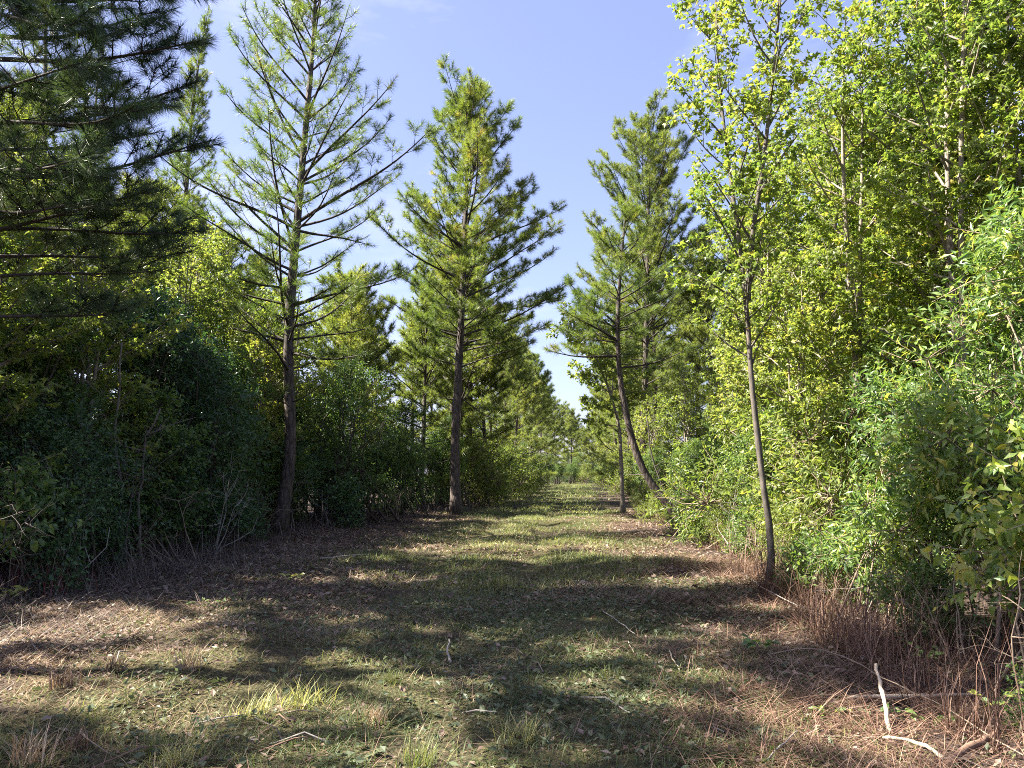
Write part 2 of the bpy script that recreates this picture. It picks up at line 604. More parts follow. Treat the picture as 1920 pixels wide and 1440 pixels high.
    for k in range(dead):                       # bare dead snags under the crown
        z = g.uniform(.3, 1) * zs
        p, r = trunk_at(z)
        a, L = g.uniform(0, 6.28), g.uniform(.25, .9)
        v = np.array([math.cos(a), math.sin(a), g.uniform(-.2, .2)])
        W.tube([p, p + v * L * .6, p + v * L + np.array([0, 0, g.uniform(-.15, .1)])], [.018, .012, .005], 4)
    # needles
    S0 = np.array([a for a, b in shoots])
    S1 = np.array([b for a, b in shoots])
    ns = len(S0)
    cnt = nd
    t = g.random((ns, cnt))
    ax = unit(S1 - S0)
    pos = S0[:, None] + (S1 - S0)[:, None] * t[..., None]
    th = R(78) - R(52) * t + g.normal(0, .2, t.shape)
    rv = unit(np.cross(ax[:, None], g.normal(size=(ns, cnt, 3))))
    d = unit(ax[:, None] * np.cos(th)[..., None] + rv * np.sin(th)[..., None] + np.array([0, 0, -.12]))
    ln = nlen * g.uniform(.7, 1.15, t.shape) * (1 - .25 * t)
    wv = unit(np.cross(d, g.normal(size=d.shape))) * (nw * .5)
    tip = pos + d * ln[..., None]
    V = np.stack([pos - wv, pos + wv, tip], 2).reshape(-1, 3)
    F = np.arange(len(V)).reshape(-1, 3)
    clump = fbm(S0[:, 0] * .9 + seed, S0[:, 2] * .9 + S0[:, 1] * .7, 2)
    tint = np.clip(.15 + .55 * clump[:, None] + g.normal(0, .13, t.shape) + (g.random((ns, 1)) < .03) * .35, 0, 1)
    crown = make_mesh('crown', V, F, M[mat], tint=np.repeat(tint.ravel(), 3))
    parts = [('trunk', W.mesh('trunk', M['pine_bark']))]
    if split:
        parts += [('branch', b.mesh('branch', M['pine_limb'])) for b in wood_branches]
    else:
        V = W.V + [np.concatenate(b.V) for b in wood_branches]
        F, n = [f for f in W.F], W.n
        nt_ = sum(len(f) for f in F)
        for b in wood_branches:
            F.append(np.concatenate(b.F) + n)
            n += b.n
        F = np.concatenate(F)
        parts = [('trunk', make_mesh('trunk', np.concatenate(V), F, [M['pine_bark'], M['pine_limb']], smooth=True, mi=np.arange(len(F)) >= nt_))]
    parts.append(('crown', crown))
    return parts


def leaves_on(g, twigs, per, tmpl, size, mat, droop=.35, flat=.8, name='crown', seed=0, face=None, ret=False):
    """leaves along twigs (p, q); droop pulls tips down, flat turns blades up"""
    T0 = np.array([a for a, b in twigs])
    T1 = np.array([b for a, b in twigs])
    n = len(T0)
    t = (np.arange(per)[None] + g.uniform(.1, .9, (n, per))) / per
    ax = unit(T1 - T0)
    pos = T0[:, None] + (T1 - T0)[:, None] * t[..., None]
    rv = unit(np.cross(ax[:, None], g.normal(size=(n, per, 3))))
    d = unit(ax[:, None] * g.uniform(.25, .9, (n, per, 1)) + rv + np.array([0, 0, -droop]))
    nrm = unit(g.normal(size=(n, per, 3)) * (1 - flat) + np.array([0, 0, flat]) + (0 if face is None else np.array(face)))
    s = size * g.uniform(.42, 1.2, (n, per))
    clump = fbm(T0[:, 0] * .8 + seed * 3.1, T0[:, 2] * .8 + T0[:, 1] * .6 + seed, 2)
    tint = np.clip(.05 + .62 * clump[:, None] + g.normal(0, .2, t.shape) + .3 * (g.random((n, 1)) < .08), 0, 1)
    pos = pos + d * s[..., None] * .12
    if ret:
        return pos.reshape(-1, 3), d.reshape(-1, 3), nrm.reshape(-1, 3), s.ravel(), tint.ravel()
    V, F = strew(tmpl[0], tmpl[1], pos.reshape(-1, 3), d.reshape(-1, 3), nrm.reshape(-1, 3), s.ravel())
    return make_mesh(name, V, F, M[mat], tint=np.repeat(tint.ravel(), len(tmpl[0])))


def broadleaf(seed, H, r0, z0, spread, trunk=None, tmpl=L_MAPLE, size=.085, per=6, mat='maple', bark='grey_bark', forks=1, step=.33,
              dens=1.0, droop=.35, elev=48, top=1.0, lean=.3, flat=.62):
    g = np.random.default_rng(seed)
    W, twigs = Wood(), []
    stems = []
    if trunk is None:
        for k in range(forks):
            n = 9
            t = np.linspace(0, 1, n)
            a = g.uniform(0, 6.28)
            o = lean * g.uniform(.4, 1.3) * H * .12
            wob = g.uniform(0, 6.28, 2)
            stems.append(np.stack([np.cos(a) * o * t ** 1.3 + .1 * np.sin(t * 5 + wob[0]) * t, np.sin(a) * o * t ** 1.3 + .1 * np.sin(t * 5 + wob[1]) * t,
                                   t * H * g.uniform(.85, 1)], -1))
    else:
        stems = [np.asarray(s, float) for s in trunk]
    for si, st in enumerate(stems):
        sl = np.concatenate([[0], np.cumsum(np.linalg.norm(np.diff(st, axis=0), axis=1))])
        u = np.linspace(0, sl[-1], 20)
        tr = np.stack([np.interp(u, sl, st[:, k]) for k in range(3)], -1)
        tr[1:-1] = tr[:-2] * .25 + tr[1:-1] * .5 + tr[2:] * .25
        L = sl[-1]
        rr = r0 * (.8 if si else 1) * (1 - u / L) ** .85 + .008
        rr[0] *= 1.6
        rr[1:] *= g.uniform(.92, 1.08, 19)
        tt = tr.copy()
        if tt[0, 2] < .3:
            tt[0, 2] -= .2
        W.tube(tt, rr, 8)
        s = z0 if st[0, 2] < .3 else .25
        a = g.uniform(0, 6.28)
        s_start = s
        while s < L:
            f = (s - s_start) / max(L - s_start, .1)
            bl = spread * (.35 + .9 * f) * (1 - f) ** .55 * 1.25 * g.uniform(.6, 1.15) + .3
            p = np.array([np.interp(s, u, tr[:, k]) for k in range(3)])
            r = np.interp(s, u, rr)
            el = R(elev + 18 * f + g.normal(0, 9))
            n = 6
            t = np.linspace(0, 1, n)
            az = a + g.normal(0, .2) * t
            e_t = el + R(10) * t + R(6) * np.sin(5 * t + g.uniform(0, 6))
            d = np.stack([np.cos(e_t) * np.cos(az), np.cos(e_t) * np.sin(az), np.sin(e_t)], -1)
            P = p + np.concatenate([[np.zeros(3)], np.cumsum(d[:-1] * bl / (n - 1), axis=0)])
            W.tube(P, np.minimum(r * .55, .006 + .009 * bl) * (1 - t) ** .8 + .003, 4, cap=False)
            q = .2 * bl
            sd = 1
            while q < bl:
                x = q / bl * (n - 1)
                k = min(int(x), n - 2)
                b0 = P[k] + (P[k + 1] - P[k]) * (x - k)
                dd = d[k]
                sl2 = (.2 + .45 * (bl - q)) * g.uniform(.6, 1.1)
                sl2 = min(sl2, 1.1)
                v = unit(dd * .7 + unit(np.cross(dd, g.normal(size=3) * .5 + np.array([0, 0, 1.]))) * sd * .8 + np.array([0, 0, g.uniform(-.1, .35)]))
                b1 = b0 + v * sl2
                W.tube([b0, (b0 + b1) / 2 + g.normal(0, .02, 3), b1], [.006, .004, .002], 3, cap=False)
                m = 0.15 * sl2
                sd2 = 1
                while m < sl2:
                    c0 = b0 + v * m
                    tv = unit(v * .6 + g.normal(size=3) * .6 + unit(np.cross(v, [0, 0, 1.])) * sd2 * .7)
                    twigs.append((c0, c0 + tv * g.uniform(.12, .26)))
                    m += g.uniform(.09, .17) / dens
                    sd2 *= -1
                twigs.append((b1 - v * .15, b1 + v * .05))
                q += g.uniform(.16, .3) / dens
                sd *= -1
            twigs.append((P[-1] - d[-1] * .2, P[-1] + d[-1] * .06))
            a += GOLD + g.normal(0, .3)
            s += step * g.uniform(.6, 1.3)
    crown = leaves_on(g, twigs, per, tmpl, size, mat, droop, flat, seed=seed)
    return [('trunk', W.mesh('trunk', M[bark])), ('crown', crown)]


def shrub(seed, rx, ry, H, nt, tmpl=L_SMALL, size=.06, per=12, mat='dark', bark='dark_bark', z0=.45, lumps=14, stems=5, tw=(.2, .42), droop=.15, flat=.35,
          face=None, ret=False, shell=.55, clump=.37):
    g = np.random.default_rng(seed)
    W = Wood()
    C, Rr = [], []
    for k in range(lumps):
        a = g.uniform(0, 6.28)
        q = g.random() ** .5 * .8
        z = g.random()
        wz = math.sin(math.pi * min(1, .22 + .78 * z)) ** .6
        C.append((rx * q * wz * math.cos(a), ry * q * wz * math.sin(a), z0 + (H - z0) * (.12 + .76 * z)))
        Rr.append(g.uniform(.6, 1.15) * clump * min(rx, ry, (H - z0) * .6) * (1.15 - .35 * z))
    C, Rr = np.array(C), np.array(Rr)
    bases = [(g.normal(0, .3 * rx), g.normal(0, .3 * ry), -.1) for _ in range(lumps)]
    for k in range(lumps):
        b = np.array(bases[k])
        c = C[k]
        m1 = b + (c - b) * .35 + np.array([g.normal(0, .08), g.normal(0, .08), .1 * H])
        m2 = b + (c - b) * .7 + np.array([g.normal(0, .1), g.normal(0, .1), .05 * H])
        r = (.007 + .005 * H) * (.55 if bark == 'stick' else 1)
        W.tube([b, m1, m2, c], [r * 1.2, r * .85, r * .55, r * .25], 5)
    idx = g.choice(lumps, nt, p=Rr ** 2 / (Rr ** 2).sum())
    dirs = unit(g.normal(size=(nt, 3)) + np.array([0, 0, .25]))
    rad = Rr[idx] * (shell + (1 - shell) * g.random(nt) ** .6) * g.uniform(.8, 1.2, nt)
    p = C[idx] + dirs * rad[:, None]
    p[:, 2] = np.maximum(p[:, 2], .12 + .15 * g.random(nt))
    tl = g.uniform(tw[0], tw[1], nt)
    td = unit(dirs + g.normal(0, .45, (nt, 3)) + np.array([0, 0, .35]))
    q = p + td * tl[:, None]
    for k in range(nt):
        if k % 3 == 0:
            W.tube([C[idx[k]], p[k], q[k]], [.007, .005, .002], 3, cap=False)
    twigs = np.stack([p, q], 1)
    if ret:
        return W, leaves_on(g, twigs, per, tmpl, size, mat, droop, flat, seed=seed, face=face, ret=True)
    fol = leaves_on(g, twigs, per, tmpl, size, mat, droop, flat, 'foliage', seed, face)
    return [('stem', W.mesh('stem', M[bark])), ('foliage', fol)]


def G(x, y):
    return float(gh(x, y))


def foot(px, py):
    x, y = on_ground(px, py)
    return x, y, G(x, y)


def rel(pts, Y, base):
    """photo pixels at depth Y -> points relative to the foot of the tree"""
    out = []
    for p in pts:
        q = at_depth(p[0], p[1], Y)
        out.append((q[0] - base[0], (p[2] if len(p) > 2 else 0.0), q[2] - base[2]))
    return out



# ------------------------------------------------------------------ pines that stand singly in the photograph
def hero_pine(px, py, tpix, seed, r0, zs, Lmax, label, group=None, limbs=(), **kw):
    b = foot(px, py)
    T = [(0, 0, 0)] + rel(tpix, b[1], b)
    ex = []
    for (x0, y0, x1, y1, dy, r) in limbs:
        p = at_depth(x0, y0, b[1])
        q = at_depth(x1, y1, b[1] + dy)
        ex.append(((p[0] - b[0], 0, p[2] - b[2]), (q[0] - b[0], dy, q[2] - b[2]), r * .75))
    parts = pine(seed, 0, r0, zs, Lmax, trunk=T, split=True, extra=ex, **kw)
    return plant('pine_tree', parts, b, 0, 1, label, 'pine tree', group)


# the straight pine beside the track
hero_pine(855, 967, [(852, 850), (858, 720), (864, 620), (872, 450), (876, 300), (878, 178)], 11, .20, 6.4, 4.7,
          'straight pine with a tall bare trunk at the shady edge of the track',
          limbs=[(864, 632, 716, 556, -.6, .06), (866, 630, 1075, 525, .4, .055), (868, 560, 1040, 470, 1.0, .05), (862, 660, 1030, 600, -1.4, .045), (862, 650, 1000, 590, 1.4, .045), (868, 540, 1058, 425, -.8, .05), (867, 600, 1050, 560, 1.2, .045), (872, 450, 1010, 350, .8, .045), (866, 610, 740, 500, 1.0, .045), (870, 470, 770, 360, -.8, .045), (870, 470, 1055, 380, -.8, .05),
                 (868, 480, 760, 400, .6, .045), (858, 690, 1000, 640, -.5, .04), (862, 685, 775, 650, .6, .035), (856, 740, 940, 790, 1.2, .035)],
          nd=99, whorl=.66, nw=.011, elev=(10, 60), up=28, nlen=0.27, prof=.36)
# the big pine with a wide crown on the left of the track
hero_pine(522, 1003, [(548, 850), (542, 740), (538, 640), (556, 430), (572, 250), (588, 80), (596, -140)], 12, .17, 3.4, 4.5,
          'big open-crowned pine with a slightly bent trunk rising from the dark evergreen bushes',
          limbs=[(556, 418, 810, 232, -1.0, .065), (556, 432, 700, 455, .8, .05), (560, 400, 420, 300, .4, .06), (552, 470, 425, 330, -1.0, .06),
                 (566, 330, 735, 140, -.6, .055), (572, 300, 470, 60, .2, .05), (545, 570, 640, 530, -.6, .045), (540, 660, 690, 660, -1.2, .045),
                 (540, 640, 430, 560, .6, .045), (548, 540, 400, 500, -1.4, .045)],
          nd=69, whorl=.7, per=4, nw=.0085, elev=(4, 56), up=26, nlen=0.25, dens=.85, prof=.5)
# the leaning pine on the right of the track
hero_pine(1290, 988, [(1240, 935), (1205, 885), (1186, 830), (1168, 750), (1160, 690), (1157, 620), (1162, 520), (1170, 430), (1176, 372)], 13, .13, 5.6, 2.6,
          'pine with a leaning lower trunk that bends upright on the sunny side',
          limbs=[(1158, 668, 1025, 652, -.8, .05), (1158, 640, 1050, 575, -1.2, .04), (1158, 610, 1060, 520, .6, .04), (1160, 690, 1300, 650, .8, .04), (1160, 640, 1085, 560, .8, .04), (1158, 600, 1270, 540, -.6, .04)],
          nd=110, whorl=.6, nw=.009, elev=(8, 55), nlen=0.24)
# the pine behind it
hero_pine(1206, 947, [(1206, 860), (1210, 700), (1214, 500), (1216, 350), (1216, 222)], 14, .20, 5.4, 5.4,
          'tall full-crowned pine standing upright behind the leaning pine',
          limbs=[(1214, 520, 1092, 400, -.8, .05), (1212, 600, 1085, 500, .8, .05), (1215, 430, 1105, 300, .6, .045), (1214, 500, 1310, 380, -.6, .05), (1212, 620, 1320, 520, .6, .05), (1215, 360, 1150, 240, -.5, .04), (1215, 370, 1280, 250, .5, .04)],
          nd=78, whorl=.68, nw=.014, elev=(10, 60), up=28, nlen=0.27, prof=.36, mat='needle_far')
# the pine just past the straight one
hero_pine(880, 945, [(880, 800), (884, 640), (890, 500), (893, 400)], 15, .19, 5.2, 3.2,
          'pine with its trunk half hidden behind the straight pine beside the track',
          limbs=[(880, 720, 960, 800, -1.0, .045), (882, 690, 985, 660, .6, .04)],
          nd=86, whorl=.62, nw=.013, nlen=0.25)

# near pine at the left border: its limbs hang over the picture, needles seen singly
nb = (-8.6, 9.2, G(-8.6, 9.2))
ex = []
for (y0, x1, y1, dy, r) in [(110, 400, 70, -.4, .05), (235, 380, 150, .3, .05), (240, 250, 190, -1.4, .04), (60, 300, 10, -.6, .045), (330, 400, 250, .4, .045),
                            (440, 300, 350, -.4, .04), (330, 200, 290, -1.8, .04), (430, 380, 420, .9, .04), (0, 400, -30, .2, .05), (-60, 260, -90, -1, .05),
                            (160, 160, 110, -2.0, .035), (280, 300, 240, 1.2, .04), (380, 180, 380, -1.2, .035), (20, 180, 60, -1.6, .035), (150, 330, 200, 1.6, .04), (520, 300, 500, .7, .035), (600, 240, 570, .2, .035), (480, 360, 470, 1.4, .035)]:
    p = at_depth(-60, y0, nb[1])
    q = at_depth(x1, y1, nb[1] + dy)
    ex.append(((p[0] - nb[0], 0, p[2] - nb[2]), (q[0] - nb[0], dy, q[2] - nb[2]), r * .65))
pp = at_depth(-60, 100, nb[1])
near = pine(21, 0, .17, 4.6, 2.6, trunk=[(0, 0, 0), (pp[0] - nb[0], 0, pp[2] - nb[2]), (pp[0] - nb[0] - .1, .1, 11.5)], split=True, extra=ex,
            nd=150, nlen=.23, nw=.0058, whorl=1.1, per=4, dens=1.2, elev=(8, 50), mat='needle_shade')
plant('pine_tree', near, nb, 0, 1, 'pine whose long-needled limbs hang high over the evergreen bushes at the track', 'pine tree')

# dark pole-like trunks inside the left thicket
hero_pine(62, 985, [(70, 800), (76, 500), (84, 250), (86, 20), (88, -150)], 22, .16, 6.6, 2.6,
          'pine with a dark bare trunk showing through the thicket behind the near pine limbs', nd=105, nw=.008, whorl=.8, per=3, nlen=.2)
hero_pine(105, 960, [(112, 760), (140, 560), (165, 380), (180, 200), (188, 40)], 23, .14, 7.5, 2.4,
          'slender pine with a leaning dark trunk inside the shady thicket', nd=84, nw=.010, whorl=.8, per=3, nlen=.2)
hero_pine(330, 952, [(332, 700), (345, 420), (360, 200), (382, 60), (392, 10)], 24, .19, 6.0, 3.4,
          'tall pine with upswept tips against the sky behind the evergreen bushes', nd=80, nw=.010, whorl=.75, per=4, elev=(18, 66), up=34, nlen=.22)
# pine trunk behind the maples on the right
bx = at_depth(1838, 800, 17.5)
b = (bx[0], 17.5, G(bx[0], 17.5))
T = [(0, 0, 0)] + rel([(1840, 600), (1842, 370), (1836, 150), (1834, -60), (1834, -200)], 17.5, b)
plant('pine_tree', pine(25, 0, .21, 7.4, 3.4, trunk=T, split=True, nd=80, nw=.010, whorl=.85, per=4, nlen=.21), b, 0, 1,
      'pine with a reddish plated trunk behind the broad-leaved trees', 'pine tree')

# ------------------------------------------------------------------ pines of the woods, copied from four kinds
PK = [pine(31, 15.5, .17, 4.2, 4.3, nd=66, nw=.020, nlen=.27, whorl=.85, per=4, elev=(6, 66), up=30, prof=.4, mat='needle_far'),
      pine(32, 13.0, .14, 2.4, 4.0, nd=66, nw=.020, nlen=.27, whorl=.85, per=4, elev=(4, 64), up=30, prof=.4, mat='needle_far'),
      pine(33, 17.0, .19, 5.6, 4.5, nd=66, nw=.020, nlen=.27, whorl=.92, per=4, elev=(6, 66), up=30, prof=.38, mat='needle_far'),
      pine(34, 9.0, .10, .8, 3.0, nd=62, nw=.019, nlen=.26, whorl=.7, per=4, elev=(4, 62), up=30, prof=.45, mat='needle_far')]
rg = random.Random(7)


ORD = ['first', 'second', 'third', 'fourth', 'fifth', 'sixth', 'seventh', 'eighth', 'ninth', 'tenth', 'eleventh', 'twelfth', 'thirteenth', 'fourteenth', 'fifteenth', 'sixteenth', 'seventeenth', 'eighteenth', 'nineteenth', 'twentieth', 'twenty-first', 'twenty-second']


def in_row(spots):
    return list(enumerate(sorted(spots, key=lambda q: q[1])))


def wood_pine(x, y, k, s, label, group):
    s2 = s * rg.uniform(.96, 1.04)
    plant('pine_tree', PK[k], (x, y, G(x, y)), rg.uniform(0, 6.28), (s2, s2, s), label, 'pine tree', group)


for i, (x, y, k, s) in in_row([(-6.6, 32.5, 3, 1.1), (-4.5, 39, 3, 1.1), (-5.6, 37, 1, 1.0), (-6.6, 41, 0, .95), (-5.0, 45, 1, .85), (-4.8, 52, 1, .85), (-4.6, 57, 3, 1.25), (-4.6, 62, 1, .9), (-4.2, 68, 3, 1.35), (-5.6, 71, 0, .9),
                               (-4.5, 76, 3, 1.35), (-5.6, 82, 1, 1.0), (-4.2, 88, 3, 1.4), (-4.8, 96, 1, 1.0)]):
    wood_pine(x, y, k, s, 'pine along the shady side of the track, %s past the straight pine pair' % ORD[i], 'pines along the shady side of the track')
for i, (x, y, k, s) in in_row([(4.2, 41, 2, .85), (3.9, 46, 1, .95), (3.5, 52, 1, .85), (4.6, 57, 1, 1.0), (3.4, 63, 3, 1.4), (4.2, 71, 1, 1.05), (4.4, 78, 0, .85), (3.8, 85, 3, 1.3), (4.3, 93, 1, .9), (4.2, 101, 3, 1.3)]):
    wood_pine(x, y, k, s, 'pine along the sunny side of the track, %s past the leaning pine pair' % ORD[i], 'pines along the sunny side of the track')
END = 'pale pine closing the far end of the track'
for (x, y, k, s) in [(-2.8, 108, 3, 1.3), (-.9, 118, 3, 1.25), (1.2, 133, 3, 1.0), (3.2, 110, 3, 1.2), (-4.5, 120, 0, .95), (4.6, 118, 1, 1.0), (-1.8, 135, 3, 1.5), (2.6, 142, 3, 1.2), (0.3, 150, 3, 1.3)]:
    wood_pine(x, y, k, s, END, 'pines at the end of the track')
for (x, y, k, s) in [(-17.5, 14, 0, .9), (-17, 18.5, 1, .95), (-18, 23, 0, .9), (-17, 28, 1, .95), (-9.3, 29.5, 3, 1.05), (-13.5, 32, 3, 1.2), (-9.6, 35, 3, 1.2), (-18, 34, 0, .9),
                     (-9, 47, 3, 1.1), (-9.5, 58, 3, 1.1), (-22, 20, 2, .9), (-10, 72, 3, 1.2), (-19, 42, 1, .9),
                     (-12.6, 21.0, 3, 1.1), (-12.4, 15.6, 3, 1.1), (-12.6, 26, 3, 1.1), (-15, 11, 1, .85), (-8.4, 39, 3, 1.1), (-15.5, 17, 3, 1.2), (-15.5, 24, 3, 1.2), (-8.2, 28.2, 3, 1.0)]:
    wood_pine(x, y, k, s, ['tall pine', 'low-branched pine', 'tallest long-trunked pine', 'short bushy pine'][k] + ' standing deep in the woods behind the shady thicket', ['tall', 'low-branched', 'tallest', 'short'][k] + ' pines deep in the shady woods')
for (x, y, k, s) in [(13.5, 15, 2, .8), (8.6, 24, 1, .95), (12, 28, 0, .9), (7.6, 34, 0, .85), (15, 22, 2, .8), (10, 42, 2, .85), (8.5, 54, 0, .9), (16, 36, 2, .9), (13, 60, 2, .9), (9, 72, 0, .9), (9, 92, 2, .85), (6.4, 37, 1, 1.0), (7, 45, 1, 1.0), (6.5, 63, 1, 1.0), (18, 27, 0, 1.0), (20, 18, 2, .9)]:
    wood_pine(x, y, k, s, ['tall pine', 'low-branched pine', 'tallest long-trunked pine', 'short bushy pine'][k] + ' standing deep in the woods behind the broad-leaved wall', ['tall', 'low-branched', 'tallest', 'short'][k] + ' pines deep in the sunny woods')
# unseen pines added beside the camera to shade near ground and near pine
SH = 'unseen pine added past the near pine for its shade'
for (x, y, k, s) in [(-9.8, 5.3, 2, 1.02), (-10.8, 1.6, 0, .9), (-11, -3.0, 1, .9), (-13.4, 8.4, 2, 1.1), (-15, 11.4, 2, 1.15)]:
    wood_pine(x, y, k, s, SH, 'unseen shading pines beside the camera')

# ------------------------------------------------------------------ broad-leaved trees on the sunny side
b = foot(1440, 1107)
T1 = [(0, 0, 0)] + rel([(1455, 1072, .05), (1450, 1000, .08), (1428, 895, .05), (1424, 800, .1), (1406, 700, .1), (1412, 640, .1), (1401, 560, .15), (1396, 470, .2), (1378, 330, .3), (1362, 180, .35), (1352, 60, .4), (1350, -40, .4)], b[1], b)
T2 = rel([(1404, 560, .15), (1412, 430, .0), (1430, 300, -.1), (1440, 180, -.2), (1450, 60, -.3), (1462, -70, -.3)], b[1], b)
plant('maple_tree', broadleaf(41, 0, .041, 3.1, 1.6, trunk=[T1, T2], size=.10, per=8, step=.2, bark='maple_bark', droop=.4, elev=36), b, 0, 1,
      'slim young maple with a dark lower trunk forking into pale stems beside the track', 'maple tree')

BK = [broadleaf(51, 9.5, .07, 1.2, 2.4, forks=2, size=.098, per=10, step=.29, mat='maple', elev=30),
      broadleaf(52, 8.0, .055, .8, 2.1, forks=3, size=.094, per=10, step=.35, mat='yellow', elev=28),
      broadleaf(53, 10.5, .08, 1.8, 2.5, forks=2, size=.10, per=10, step=.32, mat='maple', elev=32),
      broadleaf(54, 5.2, .04, .4, 1.6, forks=3, size=.10, per=8, step=.27, mat='yellow', droop=.25, elev=28)]


def wood_broad(x, y, k, s, label, group=None, rz=None):
    plant('maple_tree', BK[k], (x, y, G(x, y)), rg.uniform(0, 6.28) if rz is None else rz, s, label, 'maple tree', group)


wood_broad(4.7, 13.3, 0, 1.02, 'leafy maple with pale twin stems behind the slim young maple')
wood_broad(5.6, 11.6, 2, 1.0, 'tall maple with pale stems rising behind the large-leaved laurel')
wood_broad(3.9, 16.0, 1, 1.0, 'yellow-green bushy maple between the slim young maple and the leaning pine')
for (x, y, k, s) in [(7.6, 10.8, 0, 1.0), (6.8, 14.6, 2, .95), (8.8, 13.2, 1, 1.15), (6.2, 18.3, 0, .95), (4.7, 19.6, 3, 1.15), (8.0, 18.5, 2, .95), (5.0, 24.5, 1, .85), (6.8, 22.5, 0, .85),
                     (3.8, 27.5, 3, 1.0), (5.6, 29.5, 1, .8), (10.5, 16.5, 2, .9), (6.6, 9.0, 1, 1.0), (9.6, 10.0, 2, .9), (7.4, 16.2, 1, 1.1), (5.3, 16.6, 0, 1.0), (5.8, 20.5, 1, 1.0), (11.5, 12.5, 0, 1.0), (9.5, 21.5, 0, 1.0), (8.4, 8.2, 0, .9), (8.2, 15.2, 2, 1.25), (10.2, 13.8, 0, 1.3), (7.0, 12.4, 1, 1.25), (6.0, 13.0, 0, 1.15), (12.5, 16.5, 2, 1.2), (7.6, 20.5, 2, 1.15)]:
    wood_broad(x, y, k, s, ['green twin-stemmed maple', 'yellow-green three-stemmed maple', 'tallest green maple', 'low yellow-green maple'][k] + ' in the sunny wall of broad-leaved trees', ['green', 'yellow-green', 'tallest green', 'low'][k] + ' maples in the sunny wall')
wood_broad(3.6, 13.0, 3, .95, 'low yellow-green maple sapling right behind the slim young maple trunk')
b = foot(1168, 962)
T1 = [(0, 0, 0)] + rel([(1166, 900), (1162, 800), (1142, 730), (1118, 670), (1102, 590)], b[1], b)
plant('maple_tree', broadleaf(43, 0, .09, 3.4, 3.0, trunk=[T1], size=.17, per=7, step=.17, mat='yellow', elev=14), b, 0, 1,
      'slender straight sapling with a light green crown reaching over the track', 'maple tree')
FB = 'yellow-green broad-leaved tree along the track beyond the leaning pine'
for (x, y, k, s) in [(3.6, 36, 3, .95), (4.0, 47, 1, .75), (3.7, 57, 3, 1.0), (-5.2, 41, 3, .8), (-5.3, 46.5, 3, .75), (3.8, 76, 1, .8), (3.4, 88, 3, 1.1)]:
    wood_broad(x, y, k, s, FB, 'broad-leaved trees far along the track')
for (x, y, k, s, lab) in [(-8.3, 12.4, 3, 1.15, 'leafy sapling poking out of the shady thicket behind the grey bare saplings'), (-9.0, 16.9, 1, .85, 'leafy multi-stemmed sapling rising above the shady thicket before the big pine'),
                          (-8.2, 9.9, 3, 1.05, 'leafy sapling beside the near pine at the start of the thicket'), (-8.6, 20.4, 3, 1.15, 'yellow-green sapling wrapped around the foot of the big open-crowned pine')]:
    wood_broad(x, y, k, s, lab)
LB = 'sunlit yellow-green tree seen through gaps in the shady thicket'
for (x, y, k, s) in [(-9.6, 18.2, 1, .95), (-9.0, 22.6, 3, 1.3), (-10.6, 14.2, 1, .95), (-9.8, 26, 1, .9), (-12.5, 16.5, 2, .8), (-8.2, 31, 1, .85), (-11.4, 20.5, 2, .8), (-11, 11.6, 1, 1.0)]:
    wood_broad(x, y, k, s, LB, 'sunlit trees behind the thicket')

# ------------------------------------------------------------------ shrubs
SK = [shrub(61, 1.9, 1.8, 4.6, 1750, size=.095, per=13, mat='dark', z0=.4, lumps=34, clump=.25),
      shrub(62, 1.7, 1.6, 3.4, 1350, size=.09, per=13, mat='dark', z0=.25, lumps=26, clump=.26),
      shrub(63, 2.1, 2.0, 5.0, 2100, size=.095, per=13, mat='myrtle', z0=.15, lumps=40, clump=.25),
      shrub(64, 1.6, 1.6, 3.2, 1400, size=.09, per=13, mat='myrtle', z0=.05, lumps=26, clump=.27),
      shrub(65, 1.1, 1.1, 1.7, 700, size=.08, per=12, mat='yellow', z0=.05, bark='stick', lumps=16, clump=.3),
      shrub(66, .8, .8, 1.1, 380, size=.085, per=10, mat='myrtle', z0=.05, tmpl=L_OVAL4, bark='stick'),
      shrub(67, 1.4, 1.3, 3.6, 950, size=.11, per=9, mat='myrtle', z0=.2, tmpl=L_OVAL4, lumps=26, clump=.25, droop=.3),
      shrub(68, 1.5, 1.4, 5.2, 1500, size=.10, per=12, mat='myrtle', z0=.9, lumps=30, clump=.24),
      shrub(69, .75, .7, 1.2, 330, size=.095, per=9, mat='dark', z0=.1, tmpl=L_OVAL4, lumps=12, clump=.3)]


def bush(x, y, k, s, label, group=None, name='evergreen_shrub', cat='shrub'):
    plant(name, SK[k], (x, y, G(x, y)), rg.uniform(0, 6.28), s, label, cat, group)


for i, (x, y, k, s) in in_row([(-8.4, 8.9, 6, .95), (-7.6, 10.6, 1, .8), (-8.6, 11.6, 7, .95), (-7.5, 13.3, 6, .85), (-8.4, 14.6, 0, 1.1), (-8.5, 16.2, 1, 1.1), (-8.8, 17.4, 7, 1.1), (-8.8, 19.0, 6, 1.0), (-8.4, 20.9, 3, .8),
                               (-8.4, 21.4, 1, .85)]):
    bush(x, y, k, s, 'evergreen shrub at the front of the shady thicket, %s from the near pine' % ORD[i], 'shrubs at the front of the shady thicket')
DW = 'dark evergreen shrub deeper inside the shady thicket'
for (x, y, k, s) in [(-9.9, 9.8, 0, 1.0), (-10.2, 13.0, 7, 1.2), (-9.9, 16.0, 0, 1.25), (-10.3, 19.4, 7, 1.1), (-10.6, 7.4, 0, 1.1), (-12.6, 12.2, 0, 1.35), (-10.4, 23.6, 0, 1.2), (-11.0, 27.0, 2, 1.1), (-8.9, 6.6, 1, .9)]:
    bush(x, y, k, s, DW, 'dark shrubs deep in the shady thicket')
bush(-7.3, 24.0, 2, 1.05, 'large rounded evergreen shrub beside the straight pine')
